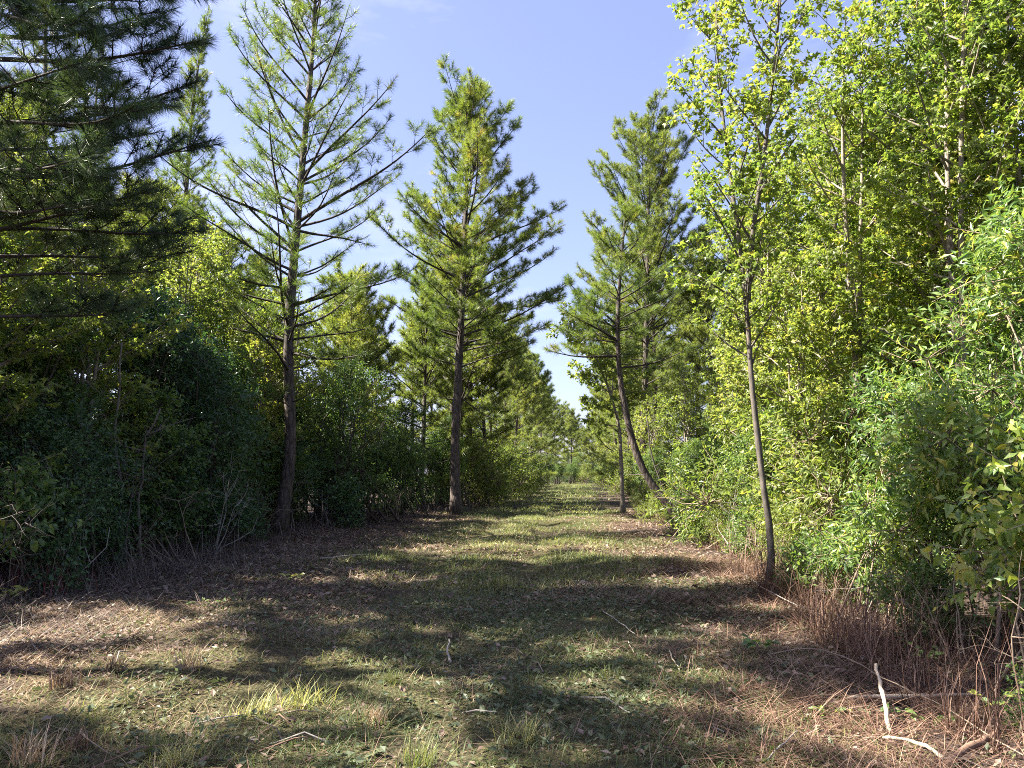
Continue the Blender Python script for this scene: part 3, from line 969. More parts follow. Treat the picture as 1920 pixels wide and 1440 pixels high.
bush(-8.6, 26.6, 2, 1.0, 'rounded evergreen shrub tucked behind the large rounded one')
bush(-6.3, 26.8, 3, .9, 'low evergreen shrub spilling towards the foot of the straight pine')
for i, (x, y, k, s) in in_row([(-6.8, 30.5, 2, .9), (-6.0, 34, 3, 1.05), (-4.7, 36.2, 4, 1.7), (-4.5, 42.5, 4, 1.9), (-4.3, 51, 4, 1.9), (-4.2, 60.5, 4, 2.0), (-6.4, 38, 2, .9), (-5.5, 40.5, 3, .95), (-5.6, 45, 2, .85), (-5.0, 49, 3, 1.0), (-5.6, 53, 2, .9), (-4.9, 58, 3, 1.1), (-5.4, 63, 2, .9),
                     (-4.8, 69, 3, 1.1), (-5.2, 75, 2, .95), (-4.6, 82, 3, 1.1), (-4.8, 90, 2, .95), (-4.2, 98, 3, 1.1)]):
    bush(x, y, k, s, 'bushy shrub lining the shady edge of the track, %s past the straight pine' % ORD[i], 'shrubs along the shady edge', 'leafy_shrub')
for i, (x, y, k, s) in in_row([(3.9, 25.5, 3, .8), (4.6, 30, 2, .8), (3.4, 33.5, 3, .8), (4.1, 38.5, 3, .95), (3.7, 42, 4, 1.3), (4.3, 46, 3, 1.0), (3.6, 51, 4, 1.4), (4.1, 56, 3, 1.0), (3.7, 63, 4, 1.5), (4.2, 69, 3, 1.0),
                     (3.6, 76, 4, 1.6), (4.0, 84, 3, 1.0), (3.6, 94, 4, 1.7), (4.2, 104, 3, 1.1)]):
    bush(x, y, k, s, 'leafy shrub lining the sunny edge of the track, %s past the leaning pine' % ORD[i], 'shrubs along the sunny edge', 'leafy_shrub')
EB = 'shrub closing the far end of the track'
for (x, y, k, s) in [(-2.6, 106, 3, .9), (-.6, 113, 3, .9), (1.4, 116, 4, 1.6), (3.0, 108, 3, .8), (-3.6, 116, 2, 1.0), (2.6, 122, 2, 1.0), (.4, 126, 2, 1.0), (-1.6, 130, 2, 1.1)]:
    bush(x, y, k, s, EB, 'shrubs at the end of the track', 'leafy_shrub')
for i, (x, y, k, s) in in_row([(4.1, 12.2, 4, 1.6), (4.0, 14.8, 3, .9), (4.3, 17.5, 4, 1.9), (3.9, 20.5, 3, .85), (4.6, 22.6, 2, .75)]):
    bush(x, y, k, s, 'leafy shrub at the front of the sunny wall, %s along from the laurels' % ORD[i], 'shrubs at the front of the sunny wall', 'leafy_shrub')
RW = 'leafy shrub filling the inside of the sunny broad-leaved wall'
for (x, y, k, s) in [(5.4, 14.6, 2, .8), (5.8, 10.2, 3, 1.0), (5.2, 8.7, 3, .95), (6.6, 7.4, 3, 1.0), (7.0, 12.5, 2, .85), (6.2, 16.5, 2, .85), (6.8, 20, 2, .9)]:
    bush(x, y, k, s, RW, 'shrubs inside the sunny wall', 'leafy_shrub')
for i, (x, y, k, s) in in_row([(3.0, 5.2, 5, .4), (3.2, 7.6, 5, .6), (3.0, 10.4, 5, .6), (3.3, 12.0, 4, .6), (3.25, 14.6, 5, .8), (3.4, 17.2, 4, .65), (3.2, 9.6, 5, .8), (3.5, 19.6, 5, .9), (3.3, 22.0, 4, .6), (2.9, 20.6, 5, .75), (2.8, 18.4, 5, .6), (2.6, 24.6, 4, .6), (2.5, 28.0, 4, .7)]):
    bush(x, y, k, s, 'low bush at the foot of the sunny thicket, %s along from the laurels' % ORD[i], 'low bushes at the foot of the sunny thicket', 'low_bush', 'bush')

for i, (x, y, k, s) in in_row([(-6.9, 9.9, 8, .9), (-7.4, 11.6, 8, .8), (-7.5, 13.1, 8, 1.0), (-7.1, 14.9, 8, .9), (-7.6, 17.4, 8, .8), (-6.6, 22.0, 8, 1.1)]):
    bush(x, y, k, s, 'low dark bush at the foot of the shady thicket, %s from the near pine' % ORD[i], 'low bushes at the foot of the shady thicket', 'low_bush', 'bush')

# the large-leaved laurel on the right: its largest leaves are single pieces


def laurel(seed, loc, rx, ry, H, nt, label, nleaf, size=.115, tmpl=L_LAUREL, mat='laurel', face=(-.35, -.25, .2), z0=.5, per=11, droop=.1, lumps=16, rz=0, bright=.05):
    W, (pos, d, nrm, s, tint) = shrub(seed, rx, ry, H, nt, tmpl, size, per, mat, 'stick', z0, int(lumps * 2.2), 6, (.2, .42), droop, .25, face, True, clump=.21)
    tint = np.clip(tint + bright, 0, 1)
    e = plant('laurel_shrub', [('stem', W.mesh('stem', M['stick']))], loc, rz, 1, label, 'shrub')
    mw = Matrix.Translation(loc) @ Matrix.Rotation(rz, 4, 'Z')
    P = pos @ np.array(mw.to_3x3()).T + np.array(loc)
    dist = np.linalg.norm(P - np.array([0, 0, CAM_Z]), axis=1) / s
    order = np.argsort(dist)
    big = order[:nleaf]
    rest = order[nleaf:]
    t4 = L_OVAL4 if tmpl is L_OVAL else L_LAUREL4
    V, F = strew(t4[0], t4[1], pos[rest], d[rest], nrm[rest], s[rest])
    o = obj('foliage', make_mesh('foliage', V, F, M[mat], tint=np.repeat(tint[rest], len(t4[0]))), e)
    o['kind'] = 'stuff'
    ms = [make_mesh('leaf', tmpl[0] * np.array([1, .9 + .08 * k, 1 + .8 * k]), tmpl[1], M[mat], tint=np.full(len(tmpl[0]), .12 + .15 * k)) for k in range(6)]
    for i in big:
        X = unit(d[i])
        Y = unit(np.cross(nrm[i], X))
        Z = np.cross(X, Y)
        lo = bpy.data.objects.new('leaf', ms[min(5, int(tint[i] * 6))])
        col.objects.link(lo)
        lo.parent = e
        m3 = Matrix((X * s[i], Y * s[i], Z * s[i])).transposed().to_4x4()
        m3.translation = pos[i]
        lo.matrix_basis = m3
    return e


laurel(71, (4.55, 7.6, G(4.55, 7.6)), 1.6, 1.35, 4.4, 1900, 'large-leaved laurel bush bulging towards the mown debris, sunlit on top', 280)
laurel(72, (3.55, 8.4, G(3.55, 8.4)), .95, .9, 2.7, 750, 'bright laurel bush leaning out below the pale-stemmed maples', 200, size=.105, bright=.12)
laurel(73, (3.6, 6.2, G(3.6, 6.2)), .8, .7, 2.1, 300, 'shaded bush with broad hanging leaves in front of the large laurel', 220, size=.10, tmpl=L_OVAL, droop=.9, face=(-.8, -.5, .1), per=9)

# ------------------------------------------------------------------ ground cover
gg = np.random.default_rng(99)


def spots(n, y0, y1, w=lambda x, y: np.ones_like(x), x0=-7.2, x1=3.6, p=1.0):
    """n points between the two edges, denser towards the camera by p"""
    X, Y = [], []
    k = 0
    while k < n:
        m = n * 3
        y = y0 + (y1 - y0) * gg.random(m) ** p
        x = gg.uniform(x0, x1, m)
        ok = gg.random(m) < w(x, y) * soilless(x, y)
        X.append(x[ok])
        Y.append(y[ok])
        k += ok.sum()
    X, Y = np.concatenate(X)[:n], np.concatenate(Y)[:n]
    return X, Y, gh(X, Y) + .012


def blades(name, x, y, z, h, wd, mat, lay=(15, 70), tint=None, bend=.5, label=None, kind='stuff'):
    n = len(x)
    a = gg.uniform(0, 6.283, n)
    el = np.radians(gg.uniform(lay[0], lay[1], n))
    d = np.stack([np.cos(a) * np.cos(el), np.sin(a) * np.cos(el), np.sin(el)], -1)
    hz = np.stack([np.cos(a), np.sin(a), np.zeros(n)], -1)
    sv = np.stack([-np.sin(a), np.cos(a), np.zeros(n)], -1) * (wd * .5)[:, None]
    p = np.stack([x, y, z - .015], -1)
    m = p + d * (h * .55)[:, None]
    t = m + unit(d * (1 - bend) + hz * bend + np.array([0, 0, -.25 * bend])) * (h * .45)[:, None]
    V = np.stack([p - sv, p + sv, m - sv * .8, m + sv * .8, t], 1).reshape(-1, 3)
    F = (np.array([[0, 1, 3], [0, 3, 2], [2, 3, 4]])[None] + (np.arange(n) * 5)[:, None, None]).reshape(-1, 3)
    tint = gg.random(n) if tint is None else tint
    return make_mesh(name, V, F, M[mat], tint=np.repeat(np.clip(tint, 0, 1), 5))


def flakes(name, x, y, z, size, mat, tint, tmpl=L_SMALL, tilt=.45):
    n = len(x)
    a = gg.uniform(0, 6.283, n)
    X = np.stack([np.cos(a), np.sin(a), gg.normal(0, tilt * .5, n)], -1)
    Z = unit(np.stack([gg.normal(0, tilt, n), gg.normal(0, tilt, n), np.ones(n)], -1))
    V, F = strew(tmpl[0], tmpl[1], np.stack([x, y, z + .006 + .02 * gg.random(n)], -1), X, Z, size, size * gg.uniform(.6, 1.7, n))
    return make_mesh(name, V, F, M[mat], tint=np.repeat(np.clip(tint, 0, 1), len(tmpl[0])))


def bare(x, y):
    return np.clip(1.15 - grass_w(x, y), .12, 1)


def gpatch(x, y):
    return np.clip(fbm(x * .9 + 20, y * .9, 3) * 1.6 - .35, 0, 1)


def stuff(name, mesh, label):
    return obj(name, mesh, label=label, kind='stuff')


GW = lambda x, y: np.clip(grass_w(x, y) * (.2 + 1.2 * gpatch(x, y)) * (1 - .55 * rut(x)), 0.015, 1)
STRAW = lambda x, y: np.clip(fbm(x * .8 + 31, y * .8 + 7, 3) * 2.8 - .95, .12, 1) * (1 - .6 * grass_w(x, y))
x, y, z = spots(33000, 3.2, 11, GW, p=1.3)
stuff('grass', blades('grass', x, y, z, gg.uniform(.05, .16, len(x)), gg.uniform(.003, .0065, len(x)), 'grassb', (8, 62), .40 * gg.random(len(x)) + .85 * fbm(x * .8, y * .8, 3) - .27), 'short mown grass growing on the near part of the track')
x, y, z = spots(26000, 11, 30, GW, p=1.2)
stuff('grass', blades('grass', x, y, z, gg.uniform(.07, .2, len(x)), gg.uniform(.008, .014, len(x)), 'grassb', (12, 65), .4 * gg.random(len(x)) + .85 * fbm(x * .8, y * .8, 3) - .22), 'short grass growing on the middle stretch of the track')
x, y, z = spots(15000, 30, 110, GW, p=1.2, x0=-5.4, x1=3.4)
stuff('grass', blades('grass', x, y, z, gg.uniform(.1, .28, len(x)), gg.uniform(.02, .035, len(x)), 'grassb', (15, 70), .4 * gg.random(len(x)) + .8 * fbm(x * .8, y * .8, 3) - .14), 'grass growing on the far stretch of the track')
x, y, z = spots(20000, 3.2, 10, bare, p=1.3)
stuff('leaf_litter', flakes('leaf_litter', x, y, z, gg.uniform(.12, .30, len(x)) ** 2 * .9, 'litter', .6 * gg.random(len(x)) ** 1.6 + .42 * fbm(x * 1.3 + 9, y * 1.3, 3), tilt=.6), 'brown and grey dead leaves strewn over the near ground')
x, y, z = spots(20000, 10, 30, bare, p=1.3)
stuff('leaf_litter', flakes('leaf_litter', x, y, z, gg.uniform(.03, .11, len(x)), 'litter', .6 * gg.random(len(x)) ** 1.6 + .42 * fbm(x * 1.3 + 9, y * 1.3, 3), tilt=.6), 'dead leaves strewn along the edges of the track')
x, y, z = spots(14000, 3.2, 12, lambda x, y: np.clip(fbm(x * .7 + 60, y * .7, 3) * 2.6 - .8, .1, 1) * np.clip(1 - np.abs(x - .5) / 5, .2, 1), p=1.2)
stuff('cut_leaves', flakes('cut_leaves', x, y, z, gg.uniform(.02, .08, len(x)), 'chop', gg.random(len(x)) ** 1.5 * .8 + .25 * fbm(x * 2, y * 2, 2), tilt=.8), 'shredded green leaves left by mowing')
x, y, z = spots(44000, 3.2, 11, STRAW, p=1.3)
stuff('straw', blades('straw', x, y, z + .01 * gg.random(len(x)), gg.uniform(.05, .28, len(x)), gg.uniform(.002, .0048, len(x)), 'straw', (-2, 26), .65 * gg.random(len(x)) ** 1.4 + .55 * fbm(x * 1.1 + 3, y * 1.1, 3) - .12, bend=.2), 'dry straw and pine needles lying on the near ground')
x, y, z = spots(18000, 11, 34, STRAW, p=1.3)
stuff('straw', blades('straw', x, y, z, gg.uniform(.1, .4, len(x)), gg.uniform(.005, .010, len(x)), 'straw', (-2, 26), .65 * gg.random(len(x)) ** 1.4 + .55 * fbm(x * 1.1 + 3, y * 1.1, 3) - .12, bend=.2), 'dry straw lying along the middle stretch of the track')

# dead stems standing at the foot of both thickets


def canes(n, y0, y1, xf, mat, h, wd, lab, name, lay=(12, 86)):
    y = y0 + (y1 - y0) * gg.random(n * 3) ** 1.2
    x = xf(y)
    ok = gg.random(n * 3) < np.clip(fbm(x * 1.4 + 50, y * 1.4, 3) * 3 - 1.05, .05, 1)
    x, y = x[ok][:n], y[ok][:n]
    n = len(x)
    z = gh(x, y)
    hh = gg.uniform(h[0], h[1], n) * (.35 + 1.2 * fbm(x * .9, y * .9, 2)) * gg.uniform(.4, 1, n)
    stuff(name, blades(name, x, y, z, hh, gg.uniform(wd[0], wd[1], n), mat, lay, .75 * gg.random(n) ** 1.3 + .4 * fbm(x * .9, y * .9, 2) - .05, bend=.3), lab)


canes(6500, 3.6, 13, lambda y: edge_right(y) - .45 + np.abs(gg.normal(0, .8, len(y))), 'cane', (.3, 1.25), (.003, .0065), 'reddish brown dead stems at the foot of the laurels', 'dead_stems')
canes(3600, 13, 40, lambda y: edge_right(y) - .1 + np.abs(gg.normal(0, .7, len(y))), 'cane', (.3, 1.2), (.007, .013), 'brown dead stems at the foot of the sunny thicket', 'dead_stems')
canes(3600, 6.5, 14.5, lambda y: edge_left(y) + .3 - np.abs(gg.normal(0, .8, len(y))), 'greycane', (.2, 1.0), (.003, .006), 'grey dead stems at the foot of the near shady thicket', 'dead_stems', (4, 80))
canes(2200, 14.5, 40, lambda y: edge_left(y) + .1 - np.abs(gg.normal(0, .8, len(y))), 'greycane', (.2, .9), (.005, .010), 'grey dead stems along the shady edge of the track', 'dead_stems', (4, 75))
x, y, z = spots(13000, 3.3, 15, lambda x, y: np.clip(1 - np.abs(x - 1.9) / 1.7, 0, 1) * np.clip(fbm(x * 1.1 + 11, y * 1.1 + 77, 3) * 3 - 1, .1, 1), p=1.2, x0=.2, x1=3.6)
stuff('straw', blades('straw', x, y, z + .03 * gg.random(len(x)), gg.uniform(.1, .5, len(x)), gg.uniform(.003, .006, len(x)), 'cane', (-3, 28), .8 * gg.random(len(x)) ** 1.3 + .3 * fbm(x * .9, y * .9, 2), bend=.25), 'reddish brown cut stems lying before the sunny thicket')
x, y, z = spots(5000, 6.5, 16, lambda x, y: np.clip(1 - np.abs(x + 5.7) / 1.8, 0, 1), p=1.1, x0=-7.4, x1=-3.6)
stuff('straw', blades('straw', x, y, z + .03 * gg.random(len(x)), gg.uniform(.1, .5, len(x)), gg.uniform(.004, .007, len(x)), 'greycane', (-3, 28), .8 * gg.random(len(x)) ** 1.3 + .3 * fbm(x * .9, y * .9, 2), bend=.25), 'grey cut stems lying before the shady thicket')


# ------------------------------------------------------------------ bare brush, sticks, tufts and sprigs
def brush(seed, n, H, mat):
    g = np.random.default_rng(seed)
    W = Wood()

    def grow(p, d, L, r, lev):
        m = 4
        P = [np.array(p)]
        for k in range(m):
            d = unit(d + g.normal(0, .16, 3) + np.array([0, 0, .03]))
            P.append(P[-1] + d * L / m)
        W.tube(P, np.linspace(r, r * .35, m + 1), 4 if lev else 5, cap=False)
        if lev < 3:
            for k in range(g.integers(2, 5)):
                i = g.integers(1, m + 1)
                grow(P[i], unit(d + g.normal(0, .75, 3)), L * g.uniform(.35, .65), r * .5, lev + 1)

    for k in range(n):
        a = g.uniform(0, 6.28)
        grow((g.normal(0, .12), g.normal(0, .12), -.05), unit([math.cos(a) * .5, math.sin(a) * .5, 1]), H * g.uniform(.6, 1), .012, 0)
    return [('stem', W.mesh('stem', M[mat]))]


BR = [brush(81, 4, 1.3, 'dead'), brush(82, 5, 1.0, 'stick'), brush(83, 4, 1.5, 'dark_bark')]
for (x, y, k, s) in [(-6.7, 9.6, 0, 1.0), (-6.9, 11.2, 2, 1.1), (-6.6, 12.6, 1, 1.1), (-6.8, 14.0, 0, 1.1), (-7.0, 15.8, 2, 1.0), (-8.0, 18.2, 1, 1.2), (-6.9, 21.4, 0, .8), (-6.6, 22.8, 2, 1.0), (-6.0, 25.2, 1, 1.1), (-7.4, 8.6, 2, 1.2)]:
    plant('dead_brush', BR[k], (x, y, G(x, y)), rg.uniform(0, 6.28), s, 'bare twiggy dead brush at the foot of the shady thicket', 'brush', 'dead brush at the shady thicket', (rg.uniform(-.3, .3), rg.uniform(-.2, .5)))
for (x, y, k, s) in [(3.1, 5.6, 1, .8), (3.2, 7.0, 1, .8), (3.0, 8.7, 0, .7), (3.2, 11.0, 1, .8), (3.1, 13.2, 1, .9), (3.2, 16.0, 0, .9), (3.1, 18.6, 1, .9), (3.3, 21.0, 1, 1.0)]:
    plant('dead_brush', BR[k], (x, y, G(x, y)), rg.uniform(0, 6.28), s, 'bare twiggy dead brush at the foot of the sunny thicket', 'brush', 'dead brush at the sunny thicket', (rg.uniform(-.3, .3), rg.uniform(-.5, .2)))


def gpt(px, py, up=0.0):
    x, y = on_ground(px, py)
    return np.array([x, y, G(x, y) + up])


def stick(name, pix, r0, r1, mat, label, cat='stick', group=None, sides=6, side=(), rough=.12):
    """pix: photo pixels with height above the ground, e.g. (px, py, up): px, py is the point on the ground below it"""
    P = np.array([gpt(p[0], p[1], p[2]) for p in pix])
    n = max(6, 3 * len(P))
    sl = np.concatenate([[0], np.cumsum(np.linalg.norm(np.diff(P, axis=0), axis=1))])
    u = np.linspace(0, sl[-1], n)
    Q = np.stack([np.interp(u, sl, P[:, k]) for k in range(3)], -1)
    Q[1:-1] = Q[:-2] * .25 + Q[1:-1] * .5 + Q[2:] * .25
    Q[1:-1] += gg.normal(0, .004, (n - 2, 3))
    base = Q[0].copy()
    W = Wood()
    W.tube(Q - base, np.linspace(r0, r1, n) * gg.uniform(1 - rough, 1 + rough, n), sides)
    for (f, dx, dy, dz, r) in side:
        p = Q[int(f * (n - 1))] - base
        e = p + np.array([dx, dy, dz])
        W.tube([p, (p + e) / 2 + gg.normal(0, .02, 3), e], [r, r * .7, r * .3], 4)
    o = obj(name, W.mesh(name, M[mat]), label=label, cat=cat, group=group)
    o.location = base
    return o


stick('broken_branch', [(1590, 1312, .05), (1680, 1310, .06), (1760, 1303, .05), (1838, 1300, .04)], .016, .012, 'fresh', 'pale split branch lying flat under the standing splintered stick', 'branch', rough=.3)
stick('splintered_stick', [(1668, 1372, .03), (1660, 1345, .13), (1652, 1325, .22), (1646, 1312, .28)], .014, .012, 'fresh', 'pale splintered stick propped up across the split branch', rough=.3)
stick('bark_strip', [(1655, 1391, .05), (1700, 1397, .06), (1740, 1410, .05), (1776, 1432, .03)], .009, .016, 'fresh', 'white peeled wood strip with a kink lying by the brown log', 'wood strip', rough=.3)
stick('cut_log', [(1775, 1438, .04), (1825, 1410, .05), (1868, 1384, .06)], .021, .018, 'redbark', 'short reddish brown log with a pale end in the cut debris', 'log')
stick('trailing_vine', [(1440, 1238, .05), (1525, 1236, .1), (1600, 1270, .14), (1680, 1310, .14), (1770, 1336, .1), (1850, 1390, .08), (1920, 1432, .05)], .006, .004, 'stick', 'long arching thin vine over the cut debris', 'vine')
stick('thin_stick', [(1532, 1390, .03), (1600, 1388, .04), (1655, 1390, .05)], .006, .005, 'stick', 'thin straight stick ending at the white peeled strip')
stick('thin_stick', [(1440, 1438, .03), (1470, 1418, .05), (1497, 1393, .06)], .005, .003, 'dead', 'thin pale stick pointing away between the mulch and the brown log')
stick('bent_branch', [(845, 1236, .02), (838, 1222, .04), (842, 1210, .09)], .012, .008, 'dead', 'small pale bent branch end on the grassy track', 'branch', rough=.2)
stick('thin_stick', [(858, 1236, .02), (900, 1244, .03), (985, 1252, .02)], .006, .004, 'dark_bark', 'dark thin stick lying beside the pale bent branch end')
stick('pale_pole', [(600, 1055, .03), (650, 1049, .04), (694, 1044, .04)], .018, .014, 'dead', 'weathered straight pole lying on dark mulch before the thicket', 'pole')
stick('thin_stick', [(1130, 1148, .03), (1150, 1165, .05), (1190, 1190, .04)], .007, .004, 'dead', 'pale curved stick on the shaded grass of the track')
stick('thin_stick', [(1178, 1200, .02), (1188, 1225, .03)], .006, .004, 'fresh', 'short bright stick on the shredded green leaves')
stick('thin_stick', [(1255, 1220, .03), (1265, 1250, .04), (1274, 1268, .03)], .006, .004, 'fresh', 'short curved straw-coloured stick in the red-brown mulch')
stick('trailing_vine', [(1390, 1078, .03), (1430, 1118, .1), (1480, 1150, .12), (1560, 1172, .05)], .008, .005, 'dead', 'long thin vine fallen from the foot of the slim maple', 'vine')
# grey fallen branch with upright prongs at the edge of the shady thicket
stick('fallen_branch', [(300, 1062, .03), (325, 1040, .12), (350, 1030, .22), (385, 1020, .28), (420, 1012, .40)], .022, .010, 'dead', 'bleached fallen branch with upright prongs at the dark thicket edge', 'branch',
      side=[(.5, -.06, .1, .62, .014), (.35, -.1, .15, .42, .013), (.75, .28, .1, .28, .009), (.9, .22, -.05, .3, .008), (.6, -.2, .05, .2, .008)])
def sapling(px, py, tops, r, mat, label, seed):
    g = np.random.default_rng(seed)
    b = np.array(foot(px, py))
    W = Wood()
    Q = [np.array([0, 0, -.1])] + [np.array(at_depth(x, y, b[1])) - b + np.array([0, dy, 0]) for x, y, dy in tops]
    Q = np.array(Q)
    sl = np.concatenate([[0], np.cumsum(np.linalg.norm(np.diff(Q, axis=0), axis=1))])
    u = np.linspace(0, sl[-1], 12)
    P = np.stack([np.interp(u, sl, Q[:, k]) for k in range(3)], -1)
    P[1:-1] += g.normal(0, .02, (10, 3))
    W.tube(P, np.linspace(r, r * .45, 12) * g.uniform(.9, 1.1, 12), 7)
    B = Wood()
    for k in range(9):
        i = g.integers(4, 11)
        a = g.uniform(0, 6.28)
        d = unit([math.cos(a), math.sin(a) - .4, g.uniform(.1, 1)])
        L = g.uniform(.3, .9)
        e = P[i] + d * L
        B.tube([P[i], (P[i] + e) / 2 + g.normal(0, .03, 3), e], [r * .35, r * .25, .003], 4)
        f = P[i] + d * L * .6
        B.tube([f, f + unit(d + g.normal(0, .6, 3)) * L * .4], [r * .2, .002], 3)
    plant('dead_sapling', [('trunk', W.mesh('trunk', M[mat])), ('branch', B.mesh('branch', M[mat]))], tuple(b), 0, 1, label, 'sapling')


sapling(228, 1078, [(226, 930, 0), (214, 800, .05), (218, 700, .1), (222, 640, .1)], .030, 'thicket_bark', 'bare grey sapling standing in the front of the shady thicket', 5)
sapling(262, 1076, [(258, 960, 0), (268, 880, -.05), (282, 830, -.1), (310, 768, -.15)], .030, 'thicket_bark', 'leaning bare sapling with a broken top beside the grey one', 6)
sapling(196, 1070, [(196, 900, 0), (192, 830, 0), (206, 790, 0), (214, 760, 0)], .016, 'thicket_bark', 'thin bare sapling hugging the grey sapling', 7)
sapling(110, 1060, [(112, 900, .1), (118, 760, .2), (130, 600, .2)], .03, 'dark_bark', 'dark thin sapling behind the red-stemmed bush', 8)
sapling(1268, 978, [(1240, 905, 0), (1222, 850, .1), (1212, 780, .1)], .04, 'dark_bark', 'bare dark stem leaning alongside the leaning pine', 10)
sapling(650, 985, [(655, 930, 0), (668, 860, 0), (690, 800, 0)], .032, 'dark_bark', 'bare dark sapling under the large rounded shrub', 9)
# thin twigs scattered over the track
for k in range(36):
    px, py = gg.uniform(150, 1800), 1010 + 410 * gg.random() ** 1.2
    x, y = on_ground(px, py)
    if not (-6.3 < x < 2.8):
        continue
    a, L = gg.uniform(0, 6.28), gg.uniform(.2, .6)
    P = np.array([[0, 0, .0], [L * .5 * math.cos(a), L * .5 * math.sin(a), gg.uniform(.02, .06)], [L * math.cos(a + .2), L * math.sin(a + .2), gg.uniform(0, .05)]])
    P[:, 2] += [G(x + p[0], y + p[1]) + .02 for p in P]
    W = Wood()
    W.tube(P - [0, 0, P[0, 2]], [.006, .005, .003], 5)
    o = obj('twig', W.mesh('twig', M[['stick', 'dead', 'dark_bark', 'redbark'][k % 4]]),
            label=['brown dry twig lying on the mown track', 'bleached twig lying on the mown track', 'dark twig lying on the mown track', 'reddish twig lying on the mown track'][k % 4],
            cat='twig', group=['brown twigs on the track', 'bleached twigs on the track', 'dark twigs on the track', 'reddish twigs on the track'][k % 4])
    o.location = (x, y, P[0, 2])


def tuft(seed, n, h, wd, mat, lay=(45, 88), spread=.05, t0=.3):
    g = np.random.default_rng(seed)
    x, y = g.normal(0, spread, n), g.normal(0, spread, n)
    return blades('tuft', x, y, np.zeros(n), g.uniform(h * .5, h, n), np.full(n, wd) * g.uniform(.7, 1.3, n), mat, lay, t0 + .6 * g.random(n), bend=.3)


TK = [tuft(91, 110, .26, .004, 'straw', t0=.35), tuft(92, 120, .24, .004, 'grassb', t0=.15), tuft(93, 70, .16, .005, 'straw', t0=.0, lay=(60, 90), spread=.035), tuft(94, 130, .2, .004, 'grassb', (20, 75), .07, .45)]
for (px, py, k, s, lab) in [(352, 1262, 0, 1.1, 'dry straw-coloured grass tuft at the edge of a sunny patch'), (60, 1425, 0, 1.3, 'tall dry grass tuft among the pinkish straw'),
                            (150, 1395, 2, 1.2, 'brown stubble tuft beside the tall dry grass tuft'), (300, 1400, 1, .9, 'green grass tuft with wide-spread blades near the dry straw'),
                            (560, 1325, 3, 1.6, 'broad bright yellow-green grass clump in the sunny patch'), (480, 1340, 3, 1.3, 'smaller yellow-green grass clump beside the broad bright one'),
                            (700, 1352, 0, .8, 'short straw tuft beside bare dark soil'), (790, 1425, 1, 1.1, 'green grass tuft on the dark bare soil'),
                            (735, 1285, 1, .8, 'low green grass tuft in the shade past the sunny clump'), (330, 1430, 3, 1.2, 'yellow-green grass clump next to the wide-spread green tuft'),
                            (940, 1090, 3, 1.5, 'sunlit grass clump in the middle of the track'), (985, 1395, 3, 1.2, 'sunlit grass clump on the yellow patch by the mulch'),
                            (120, 1300, 2, 1.4, 'dark stubble tuft in the pinkish straw'), (215, 1265, 2, 1.2, 'brown stubble tuft at the rim of the pinkish straw')]:
    p = gpt(px, py)
    o = obj('grass_tuft', TK[k], label=lab, cat='grass tuft')
    o.location = p
    o.scale = (s, s, s)
    o.rotation_euler = (0, 0, rg.uniform(0, 6.28))


SPL = [make_mesh('leaf', L_OVAL[0] * np.array([1, 1, 1.6]), L_OVAL[1], M['laurel'], tint=np.full(8, t)) for t in (.2, .45, .75, .95)]


def sprig(name, px, py, n, size, h, spread, tints, label, cat='plant', up=.35, seed=1):
    g = np.random.default_rng(seed)
    base = gpt(px, py)
    W = Wood()
    e = bpy.data.objects.new(name, None)
    e.empty_display_size = .1
    col.objects.link(e)
    e.location = base
    tag(e, label, cat)
    m = max(2, n // 5)
    tips = []
    for k in range(m):
        a = k * 6.283 / m + g.uniform(-.4, .4)
        tip = np.array([math.cos(a) * spread * g.uniform(.4, 1), math.sin(a) * spread * g.uniform(.4, 1), h * g.uniform(.6, 1)])
        W.tube([np.array([0, 0, -.02]), tip * np.array([.4, .4, .7]), tip], [.005, .004, .002], 4)
        tips.append(tip)
    obj('stem', W.mesh('stem', M['stick']), e)
    for k in range(n):
        tip = tips[k % m]
        f = g.uniform(.45, 1)
        p = tip * np.array([f * f, f * f, f])
        a = g.uniform(0, 6.28)
        X = unit([math.cos(a), math.sin(a), g.uniform(-.35, .5)])
        Z = unit(np.array([g.normal(0, .35), g.normal(0, .35) - .3, 1]))
        Y = unit(np.cross(Z, X))
        Z = np.cross(X, Y)
        sz = size * g.uniform(.65, 1.15)
        lo = bpy.data.objects.new('leaf', SPL[int(g.choice(tints))])
        col.objects.link(lo)
        lo.parent = e
        m4 = Matrix((X * sz, Y * sz, Z * sz)).transposed().to_4x4()
        m4.translation = p
        lo.matrix_basis = m4
    return e


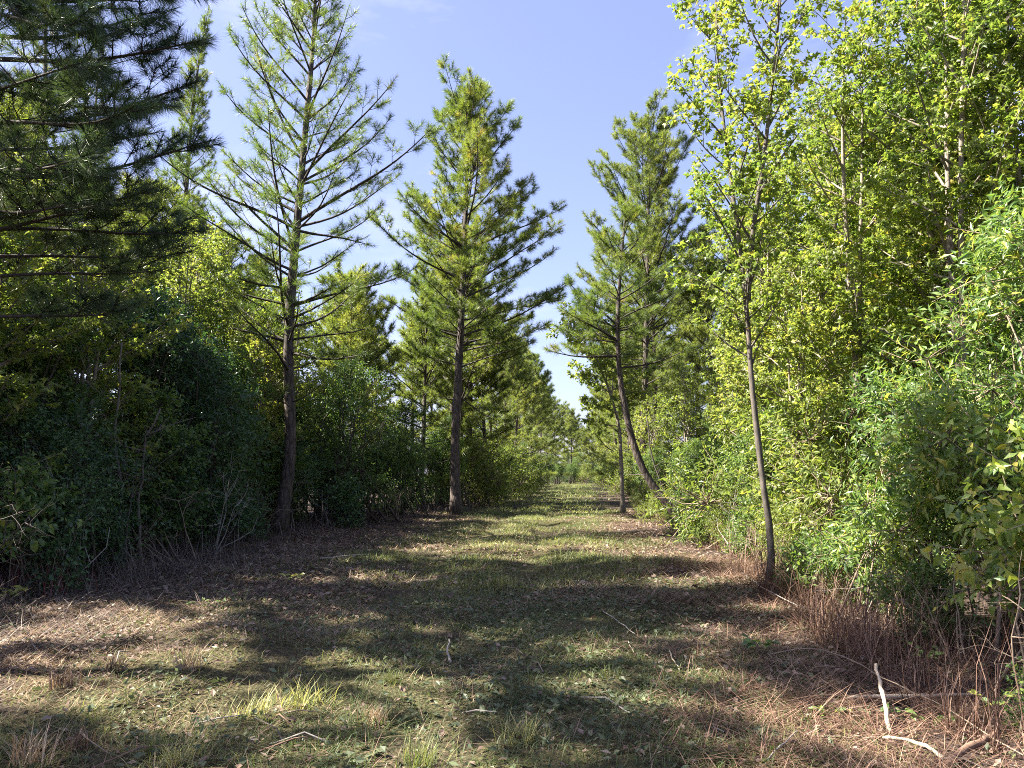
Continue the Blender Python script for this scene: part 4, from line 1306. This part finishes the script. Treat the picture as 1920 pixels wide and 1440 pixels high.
sprig('seedling', 1428, 1228, 16, .10, .22, .22, [0, 1, 1], 'green seedling with broad round leaves rising from the red-brown mulch', seed=2)
sprig('seedling', 1862, 1205, 12, .07, .45, .10, [2, 3], 'upright yellow-green seedling before the reddish dead stems', seed=3)
sprig('seedling', 15, 1140, 14, .12, .30, .2, [3, 3, 2], 'bright yellow-green seedling in front of the red-stemmed bush', seed=4)
sprig('low_weed', 390, 1140, 26, .06, .10, .35, [0, 0, 1], 'low dark green weed patch on the mulch', 'weed', seed=5)
sprig('low_weed', 435, 1120, 22, .05, .09, .3, [0, 1], 'low fine green weed beside the dark weed patch', 'weed', seed=6)
sprig('cut_sprig', 1740, 1345, 14, .085, .12, .28, [0, 1, 1], 'cut laurel sprig with drooping leaves lying over the split branch', 'sprig', seed=7)
sprig('cut_sprig', 1560, 1340, 12, .08, .10, .25, [1, 2], 'cut laurel sprig lying beside the splintered stick', 'sprig', seed=8)
sprig('cut_sprig', 1880, 1330, 12, .10, .16, .25, [1, 2], 'cut leafy sprig at the foot of the reddish dead stems', 'sprig', seed=9)
sprig('cut_sprig', 1740, 1255, 12, .09, .20, .3, [0, 1], 'leafy sprig lying behind the standing splintered stick', 'sprig', seed=10)
sprig('cut_sprig', 1120, 1225, 14, .05, .08, .3, [0, 1], 'small cut sprig on the shredded green leaves of the track', 'sprig', seed=11)
sprig('cut_sprig', 540, 1084, 9, .12, .08, .2, [2, 3], 'pale cut sprig lying on dark mulch before the thicket', 'sprig', seed=12)
sprig('seedling', 192, 1085, 16, .11, .42, .2, [1, 2, 1], 'leafy seedling with pale hanging leaves at the edge of the shady thicket', seed=13)
sprig('seedling', 260, 1080, 16, .09, .6, .25, [0, 1], 'dark leafy seedling growing between grey dead stems', seed=14)
# leafy bush with red stems at the left border
laurel(75, tuple(gpt(40, 1120)), .75, .7, 1.5, 190, 'leafy green bush with red lower stems before the near thicket', 200, size=.12, tmpl=L_OVAL, per=8, droop=.35, face=(.3, -.5, .4), z0=.35, lumps=9)
x = gg.normal(gpt(60, 1120)[0], .35, 130)
y = gg.normal(gpt(60, 1120)[1] - .1, .2, 130)
stuff('red_stems', blades('red_stems', x, y, gh(x, y), gg.uniform(.3, .7, 130), np.full(130, .007), 'redstem', (40, 80), bend=.2), 'thin red stems below the leafy green bush')
